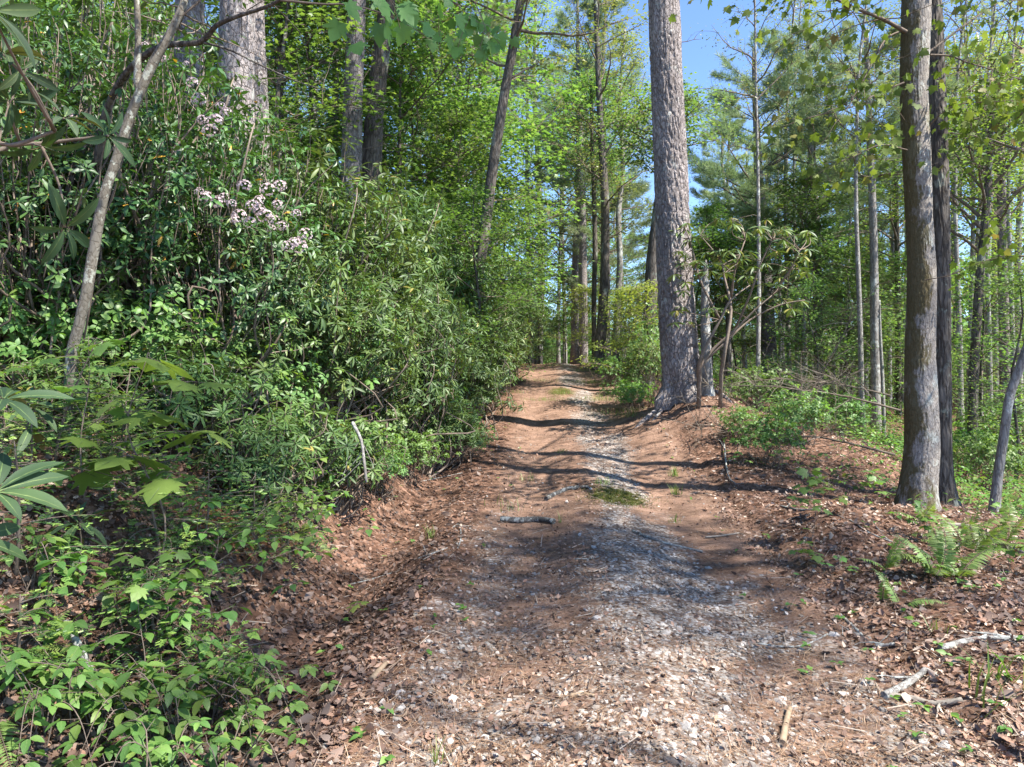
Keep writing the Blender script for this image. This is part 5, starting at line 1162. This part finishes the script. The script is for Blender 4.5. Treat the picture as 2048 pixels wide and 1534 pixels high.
# right rhododendron beside the big pine
def pick_rhodo():
    base = at(1398, 775, 11.3); x, y = base[0], base[1]; z = h1(x, y); b = np.array([x, y, z]); t = thing('rhododendron_tree', 'open rhododendron with bare forking stems beside the big pine', 'rhododendron', b); m_ = MB(); lf = MB()
    rr = np.random.default_rng(77); tips = []
    S = [[(1398, 775), (1402, 735), (1425, 700), (1470, 660), (1510, 620), (1545, 590)], [(1398, 775), (1400, 720), (1440, 640), (1462, 600), (1500, 570)], [(1440, 760), (1450, 700), (1462, 620), (1450, 560), (1440, 520), (1400, 470)],
         [(1400, 730), (1445, 690), (1500, 640), (1560, 610), (1610, 600)], [(1470, 660), (1500, 590), (1520, 530), (1545, 480)], [(1462, 600), (1470, 540), (1490, 480)], [(1440, 640), (1400, 560), (1385, 500), (1370, 455)], [(1545, 590), (1580, 540), (1600, 500)]]
    for i, s_ in enumerate(S):
        P = spl(np.array([at(p[0], p[1], 11.3 - .25 * (k > 0) + .12 * math.sin(i * 2 + k)) for k, p in enumerate(s_)]) - b, 4)
        if s_[0][1] > 750: P[0][2] = -.15
        r0 = .035 if i < 3 else .022; m_.tube(P, np.linspace(r0, .008, len(P)), 7, 0, .8); tips += list(P[len(P) // 2:])
    m_.build('stems', M['twig'], t)
    C = []
    for i in range(120):
        px = rr.uniform(1345, 1620); py = rr.uniform(432, 640) + .10 * abs(px - 1480)
        if py > 560 and rr.random() < .55: continue
        C.append(at(px, py, 11.2 + rr.normal(0, .5)) - b)
    C = np.array(C); tips = np.array(tips)
    for c in C:
        q = tips[np.argmin(((tips - c) ** 2).sum(1))]; lf.tube(spl([q, (q + c) / 2 + rr.normal(0, .05, 3), c], 3), np.linspace(.009, .004, 7), 4, 0, .5, cap=False)
    P = []; D = []; N = []
    for c in C:
        nn = rr.integers(7, 11); ax = unit(rr.normal(0, .35, 3) + [0, 0, 1]); 
        for k in range(nn):
            a = 2 * math.pi * k / nn + rr.uniform(-.2, .2); D.append(unit([math.cos(a), math.sin(a), rr.uniform(-.75, .15)])); P.append(c); N.append(ax)
    lf.scat(L_RHODO, np.array(P), frames(np.array(D), np.array(N)), rr.uniform(.14, .21, len(P)), rr.random(len(P)), 1); lf.build('leaves', [M['twig'], M['rhodo']], t)
pick_rhodo()
# fallen dead hemlock boughs in the hollow
def brush(label, px, d, L, dirv, n, seed, z=.4, mat='palewood', group=None):
    rr = np.random.default_rng(seed); x = gx(px, d); b = np.array([x, d, h1(x, d)]); t = thing('fallen_bough', label, 'branch', b, 0, group); m_ = MB()
    P = wander([0, 0, z], dirv, L, 8, .1, -.03); m_.tube(P, np.linspace(.02, .004, 9), 6, 0, .3)
    for i in range(n):
        q = P[rr.integers(1, 9)]; S = wander(q, unit(dirv) + rr.normal(0, .7, 3), L * rr.uniform(.15, .4), 5, .16, -.03); m_.tube(S, np.linspace(.006, .0015, 6), 4, 0, rr.random(), cap=False)
        for j in range(5): m_.tube(wander(S[rr.integers(1, 6)], rr.normal(0, 1, 3), rr.uniform(.08, .3), 3, .2), [.0025, .002, .0015, .001], 3, 0, rr.random(), cap=False)
    m_.build('wood', M[mat], t)
M['brush'] = plain('brushwood', [(0, (.09, .07, .05)), (.6, (.17, .14, .11)), (1, (.30, .26, .21))], .9)
for i, (px, d, L, dv, z, lab) in enumerate([(1790, 9.5, 2.6, (-1, .2, .25), .35, 'dead twiggy bough pointing left from the mossy maple, lowest'), (1800, 11, 3.0, (-1, .1, .3), .8, 'dead twiggy bough above the lowest one'), (1780, 12.5, 3.2, (-1, 0, .2), 1.0, 'dead bough in the brush tangle behind'), (1600, 13, 2.5, (.3, .2, .8), .1, 'bristling dead twigs rising under the layered pine'), (1660, 11.5, 2.2, (-1, -.2, .15), .3, 'pale dead bough lying across the right hollow'), (1560, 12.2, 2.0, (.9, .1, .5), .1, 'dead twigs near the low bushes behind the mound')]):
    brush(lab, px, d, L, dv, 34, 400 + i, z, 'brush')
# sticks and branches on the ground
def stick(label, pts, r0, r1, mat, name='fallen_branch', cat='branch', side=0, seed=0, lift=0.0, n=8):
    """pts (px, py) on the ground: depth found by walking the view ray to the terrain"""
    W = []
    for (px, py) in pts:
        ds = np.linspace(2, 30, 1500); zz = CAMZ + (HZ - py) / F * ds; hh = H((px - 1024) / F * ds, ds); k = np.argmax(zz < hh + .01); W.append([gx(px, ds[k]), ds[k], hh[k] + r0 * .8 + lift])
    W = np.array(W); b = W[0].copy(); Q = spl(W - b, 6); t = thing(name, label, cat, b); m_ = MB()
    m_.tube(Q, np.linspace(r0, r1, len(Q)), n, 0, .5, rough(.12, seed + 7, 14)); rr = np.random.default_rng(seed)
    for j in range(side):
        q = Q[rr.integers(1, len(Q))]; m_.tube(wander(q, [rr.normal(), rr.normal(), rr.uniform(0, .5)], rr.uniform(.06, .3), 4, .25), np.linspace(r1 * .6, .0015, 5), 5, 0, .5, cap=False)
    m_.build('wood', mat, t); return t
stick('short thick lichened log piece lying across the track', [(1000, 1042), (1035, 1044), (1075, 1042), (1108, 1046)], .033, .028, M['darkstick'], 'log_piece', 'log', 0, 1, n=12)
stick('curved lichened log piece left of the moss patch', [(1092, 1000), (1115, 988), (1140, 978), (1178, 976)], .028, .018, M['darkstick'], 'log_piece', 'log', 2, 2, n=12)
stick('long grey stick slanting down right of the moss patch', [(1265, 1062), (1310, 1080), (1355, 1093), (1405, 1104)], .014, .012, M['stick'], side=3, seed=3)
stick('broken yellow wood stub lying at the left track edge', [(742, 1362), (756, 1346), (772, 1328)], .016, .012, M['splinter'], 'wood_chunk', 'wood chunk', 0, 4)
stick('flat yellow wood splinter at the bottom middle of the track', [(1140, 1392), (1165, 1390), (1190, 1393)], .010, .008, M['splinter'], 'wood_splinter', 'wood chunk', 0, 5)
stick('tan broken wood stub upright looking at the bottom right litter', [(1565, 1490), (1572, 1450), (1580, 1420)], .016, .012, M['splinter'], 'wood_chunk', 'wood chunk', 0, 6)
stick('thick white lichened branch at the bottom right', [(1768, 1398), (1800, 1380), (1832, 1360), (1852, 1346)], .02, .014, M['stick'], side=2, seed=7)
stick('white branch continuing down right below the thick one', [(1770, 1392), (1820, 1400), (1870, 1412), (1925, 1412)], .016, .012, M['palewood'], side=3, seed=8)
stick('lichened branch half shaded at the right edge', [(1880, 1300), (1940, 1285), (1990, 1280), (2060, 1282)], .018, .014, M['stick'], side=6, seed=9)
stick('long white fallen branch right of the ferns', [(1890, 1050), (1940, 1058), (1990, 1085), (2060, 1112)], .022, .02, M['palewood'], side=4, seed=10)
stick('thin forked stick standing out on the right verge', [(1448, 888), (1452, 930), (1458, 958), (1472, 972)], .012, .010, M['stick'], side=3, seed=11, lift=.02)
stick('grey crooked stick in the middle of the right litter', [(1680, 1230), (1715, 1262), (1745, 1290), (1790, 1298)], .011, .008, M['stick'], side=4, seed=12)
stick('thin pale stick on the right litter left of the crooked one', [(1515, 1288), (1570, 1292), (1610, 1290), (1655, 1268)], .007, .005, M['stick'], side=3, seed=13)
stick('upright pale stick among the bottom right leaves', [(1812, 1255), (1810, 1290), (1812, 1320)], .009, .007, M['palewood'], side=1, seed=14)
stick('small broken white stick on the right track edge', [(1410, 1074), (1440, 1072), (1478, 1066)], .010, .009, M['palewood'], side=2, seed=15)
stick('long pale fallen limb running down the left bank', [(768, 772), (830, 812), (890, 850), (950, 886)], .022, .014, M['stick'], side=5, seed=16, lift=.05)
stick('thinner fallen limb under the long pale one', [(790, 800), (850, 850), (900, 890)], .012, .007, M['stick'], side=6, seed=17, lift=.03)
stick('short grey stick with a fork left of the log piece', [(905, 1055), (918, 1048), (922, 1075), (915, 1098)], .008, .006, M['stick'], side=2, seed=18)
stick('thin stick in the dark ditch litter', [(820, 1122), (860, 1108), (895, 1095)], .007, .005, M['stick'], side=2, seed=19)
stick('thin pale stick lower in the ditch litter', [(700, 1168), (750, 1156), (800, 1140)], .006, .004, M['stick'], side=2, seed=20)
stick('mossy grey branch half buried beneath the brambles', [(130, 1260), (160, 1310), (190, 1370), (215, 1410)], .018, .013, M['stick'], side=2, seed=21, lift=.02)
stick('dark stick lying straight on the mid track gravel', [(1150, 1118), (1175, 1117), (1198, 1113)], .008, .007, M['darkstick'], seed=22)
stick('pale straight stick on the mid track gravel', [(1175, 1142), (1200, 1140), (1222, 1142)], .005, .005, M['palewood'], seed=23)
stick('thin branch in the far ditch at the left track edge', [(845, 962), (880, 955), (925, 945)], .008, .005, M['stick'], side=3, seed=24)
stick('grey stick pair in the litter near the verge seedlings', [(1560, 1012), (1600, 1020), (1640, 1018)], .01, .008, M['stick'], side=3, seed=25)
stick('weathered stick on the litter left of the mossy maple', [(1700, 1040), (1740, 1066), (1790, 1085)], .007, .005, M['stick'], side=3, seed=26)
# root hanging down the bank
P = np.array([at(705, 845, 6.0), at(722, 880, 5.9), at(728, 920, 5.75), at(733, 965, 5.7)]); b = P[0].copy(); t = thing('hanging_root', 'grey root hanging down the shaded clay bank', 'root', b); m_ = MB(); Q = spl(P - b, 5)
m_.tube(Q, np.linspace(.016, .010, len(Q)), 8, 0, .5, rough(.1, 99, 8)); 
for j in range(4): m_.tube(wander(Q[3 + j * 2], [rng.normal(0, .3), -.2, -1], .35, 5, .15), np.linspace(.005, .002, 6), 4, 0, .5, cap=False)
m_.build('wood', M['greybark'], t)

# grass tufts on the track
def grass(label, px, py, h, n, seed, mat='grass', spread=.05):
    ds = np.linspace(2, 34, 2000); zz = CAMZ + (HZ - py) / F * ds; hh = H((px - 1024) / F * ds, ds); k = np.argmax(zz < hh + .005); d = ds[k]; x = gx(px, d)
    rr = np.random.default_rng(seed); o = MB(); a = rr.uniform(0, 6.28, n); e = rr.uniform(.9, 1.5, n); D = np.stack([np.cos(a) * np.cos(e), np.sin(a) * np.cos(e), np.sin(e)], -1)
    BL = (np.array([[-.022, 0, 0], [.022, 0, 0], [.018, .5, -.02], [-.018, .5, -.02], [0, 1, -.2]], float), [np.array([[0, 1, 2, 3]]), np.array([[3, 2, 4]])])
    pos = np.c_[rr.normal(0, spread, (n, 2)), np.zeros(n)]; Nn = np.c_[-np.cos(a), -np.sin(a), np.full(n, .3)]
    o.scat(BL, pos, frames(D, -Nn * -1), rr.uniform(.6, 1.2, n) * h, rr.random(n), 0)
    ob = o.build('grass_tuft', M[mat], None, (x, d, h1(x, d))); tag(ob, label, 'grass')
rl2 = np.random.default_rng(4)
for i in range(26):
    d = rl2.uniform(11, 27); side_ = rl2.choice([-.3, .45, 1.35, -1.35, 1.5]); xx = pcx(d) + side_ + rl2.normal(0, .18); px = 1024 + xx / d * F; py = HZ + (CAMZ - h1(xx, d)) / d * F
    nm_ = 'grass tuft ' + ('left of' if side_ < -.8 else 'right of' if side_ > 1 else 'on') + ' the track, ' + ('below the crest' if d > 20 else 'at half distance' if d > 15 else 'near the big pine')
    grass(ul(nm_), px, py, .11, 60, 900 + i, spread=.16)
for i, (px, py, h, n, sp, lab) in enumerate([(1205, 968, .10, 70, .06, 'round grass tuft between the logs and the gravel rut'), (1125, 905, .08, 50, .05, 'small grass tuft farther up the middle of the track'), (1348, 952, .15, 40, .03, 'upright grass tuft on the right side of the track'), (1352, 988, .14, 30, .03, 'grass tuft just in front of the upright one'),
     (1350, 1045, .12, 20, .03, 'sparse grass blades at the shadow on the right'), (1120, 1045, .12, 9, .01, 'few grass blades by the end of the log piece'), (865, 1075, .14, 24, .03, 'grass blades in the left ditch'), (1050, 960, .12, 22, .08, 'thin scattered grass in the shaded middle of the track'), (1020, 1020, .16, 16, .10, 'thin pale grass in front of the short log'),
     (1215, 800, .13, 420, .4, 'wide grassy strip right of the far track'), (1100, 800, .10, 260, .35, 'grassy patch in the middle of the far track'), (1180, 765, .12, 420, .6, 'grassy patch before the crest'), (1060, 762, .12, 420, .6, 'dark grassy patch on the left of the crest'), (1260, 830, .12, 200, .3, 'grass by the far right verge'),
     (2010, 1370, .25, 12, .05, 'coarse grass blades at the right edge'), (1985, 1410, .22, 9, .06, 'coarse grass at the bottom right by the white branch'), (1870, 1265, .15, 12, .02, 'single upright grass sprig right of the litter stick'), (873, 1530, .12, 12, .01, 'grass sprig at the bottom edge left of the gravel'), (1920, 950, .45, 50, .2, 'tall tan dry grass behind the dark trunk')]):
    grass(lab, px, py, h, n, 500 + i, spread=sp, mat='grass' if i < 18 else 'deadneedle')
# moss cushion
mb = MB(); n = 5200; rr = np.random.default_rng(3); x = 1.22 + rr.normal(0, .17, n); y = 7.95 + rr.normal(0, .20, n)
mb.scat((np.array([[-.15, 0, 0], [.15, 0, 0], [0, 1, 0]], float), [np.array([[0, 1, 2]])]), np.c_[x, y, H(x, y)], frames(rdir(n, .5, 1), rdir(n, -.3, .3)), rr.uniform(.012, .03, n), rr.random(n) * .7)
o = mb.build('moss_patch', leafmat('moss_leaf', [(0, (.06, .075, .01)), (1, (.16, .17, .025))], .2)); tag(o, 'yellow green moss patch on the track beside the curved log', 'moss')
# low ground cover
mb = MB()
x, y = sample_ground(75000, 2.2, 45, pw=1.15); v = x - (pcx(y) + 1.6); u = (pcx(y) - 1.6) - x
den = np.where(v > 0, np.clip((v - 1.2) / 5, 0, 1) * sstep(.35, .6, fbm(x * .5, y * .5, 61)) * sstep(6, 11, y) + .9 * ((v > 3.2) & (y > 6.5)), 0) + np.where(u > .4, (.10 + .3 * sstep(10, 22, y)) * sstep(.4, .62, fbm(x * .8, y * .8, 62)), 0) + np.where((y > 19) & (np.abs(x - pcx(y)) > 1.8), .3, 0)
k = rng.random(len(x)) < den; x, y = x[k], y[k]; n = len(x); m_ = 3
x = np.repeat(x, m_) + rng.normal(0, .05, n * m_); y = np.repeat(y, m_) + rng.normal(0, .05, n * m_); n = len(x)
hg = rng.uniform(.02, .28, n) * np.clip((y - 2) / 8, .3, 1.3)
a = rng.uniform(0, 6.28, n); D = np.c_[np.cos(a), np.sin(a), rng.uniform(-.35, .2, n)]
mb.scat(L_OVATE4, np.c_[x, y, H(x, y) + hg], frames(D, np.array([0, 0, 1.]) + rng.normal(0, .3, (n, 3))), rng.uniform(.035, .085, n), np.clip(vnoise(x, y, 9) * .6 + rng.random(n) * .4, 0, 1))
o = mb.build('undergrowth', M['plant']); tag(o, 'low green leafy ground cover on the wood floor', kind='stuff')
# small sprigs by the ditch
mb = MB()
x, y = sample_ground(2600, 2.4, 14, -4.5, 6, 1.4); q = np.abs(x - pcx(y)); k = (q > .9) & (rng.random(len(x)) < .22); x, y = x[k], y[k]
for j in range(4):
    a = rng.uniform(0, 6.28, len(x)); D = np.c_[np.cos(a), np.sin(a), rng.uniform(-.1, .5, len(x))]; mb.scat(L_OVATE4, np.c_[x, y, H(x, y) + .03], frames(D, np.tile([0, 0, 1.], (len(x), 1)) + rng.normal(0, .3, (len(x), 3))), rng.uniform(.02, .055, len(x)))
o = mb.build('ditch_sprigs', M['plant']); tag(o, 'tiny green sprigs poking through the leaf litter', kind='stuff')

# maple twig hanging into the top of the picture
P0 = at(560, -25, 3.4); t = thing('maple_twig', 'thin maple twig with hanging lobed leaves crossing the top middle', 'branch', P0); lb = MB()
limb_px(lb, [(560, 0, 3.4), (640, 8, 3.45), (700, 10, 3.5), (780, 32, 3.6), (850, 70, 3.6)], .006, P0, 4, 2, .10, seed=31, Ls=.25, spread=.07)
limb_px(lb, [(840, -60, 3.4), (880, -10, 3.4), (920, 10, 3.4), (950, 20, 3.4)], .005, P0, 6, 3, .075, seed=32, Ls=.25, spread=.07)
limb_px(lb, [(740, -60, 3.0), (770, -20, 3.0), (800, 5, 3.0)], .004, P0, 4, 2, .10, seed=33, Ls=.15, spread=.06)
limb_px(lb, [(950, 5, 3.4), (965, 40, 3.4), (975, 70, 3.4)], .003, P0, 5, 3, .075, seed=34, Ls=.12, spread=.04)
lb.build('leaves', [M['twig'], M['plant']], t)

# unseen trees added right of and behind the viewer to shade the track
proto_tree('shade_canopy', 'b', 19, .085, 41, 'greybark', 'spring', cb=15.2, cr=2.7, nl=22, ns=8, nlf=13, tpl=L_OVATE2, lsz=.12, spread=.3, el=(5, 35))  # high crown and thin trunk shaped to cast soft dapples
names['shade_canopy'] = ('broadleaf_tree', 'tree')
for key, x, y, s, lab in [('shade_canopy', 11.7, .4, 1.0, 'unseen high crowned broadleaf tree added right of the viewer to shade the near track'), ('shade_canopy', 8.0, -1.2, .95, 'unseen high crowned tree added right behind the viewer to shade the left plants'), ('shade_canopy', 9.4, .9, .8, 'unseen slimmer high crowned tree added to shade the ditch'),
       ('shade_canopy', 14.0, .2, .8, 'unseen high crowned tree added to shade the right verge'), ('birch', 12.1, 9.7, .9, 'unseen birch added beyond the right edge of the frame to shade the upper track'), ('shade_canopy', 11.0, 5.0, .72, 'unseen slim high crowned tree added to shade the middle track')]:
    plant_tree(key, 0, y, s, x, names[key][0], lab, names[key][1], x=x)
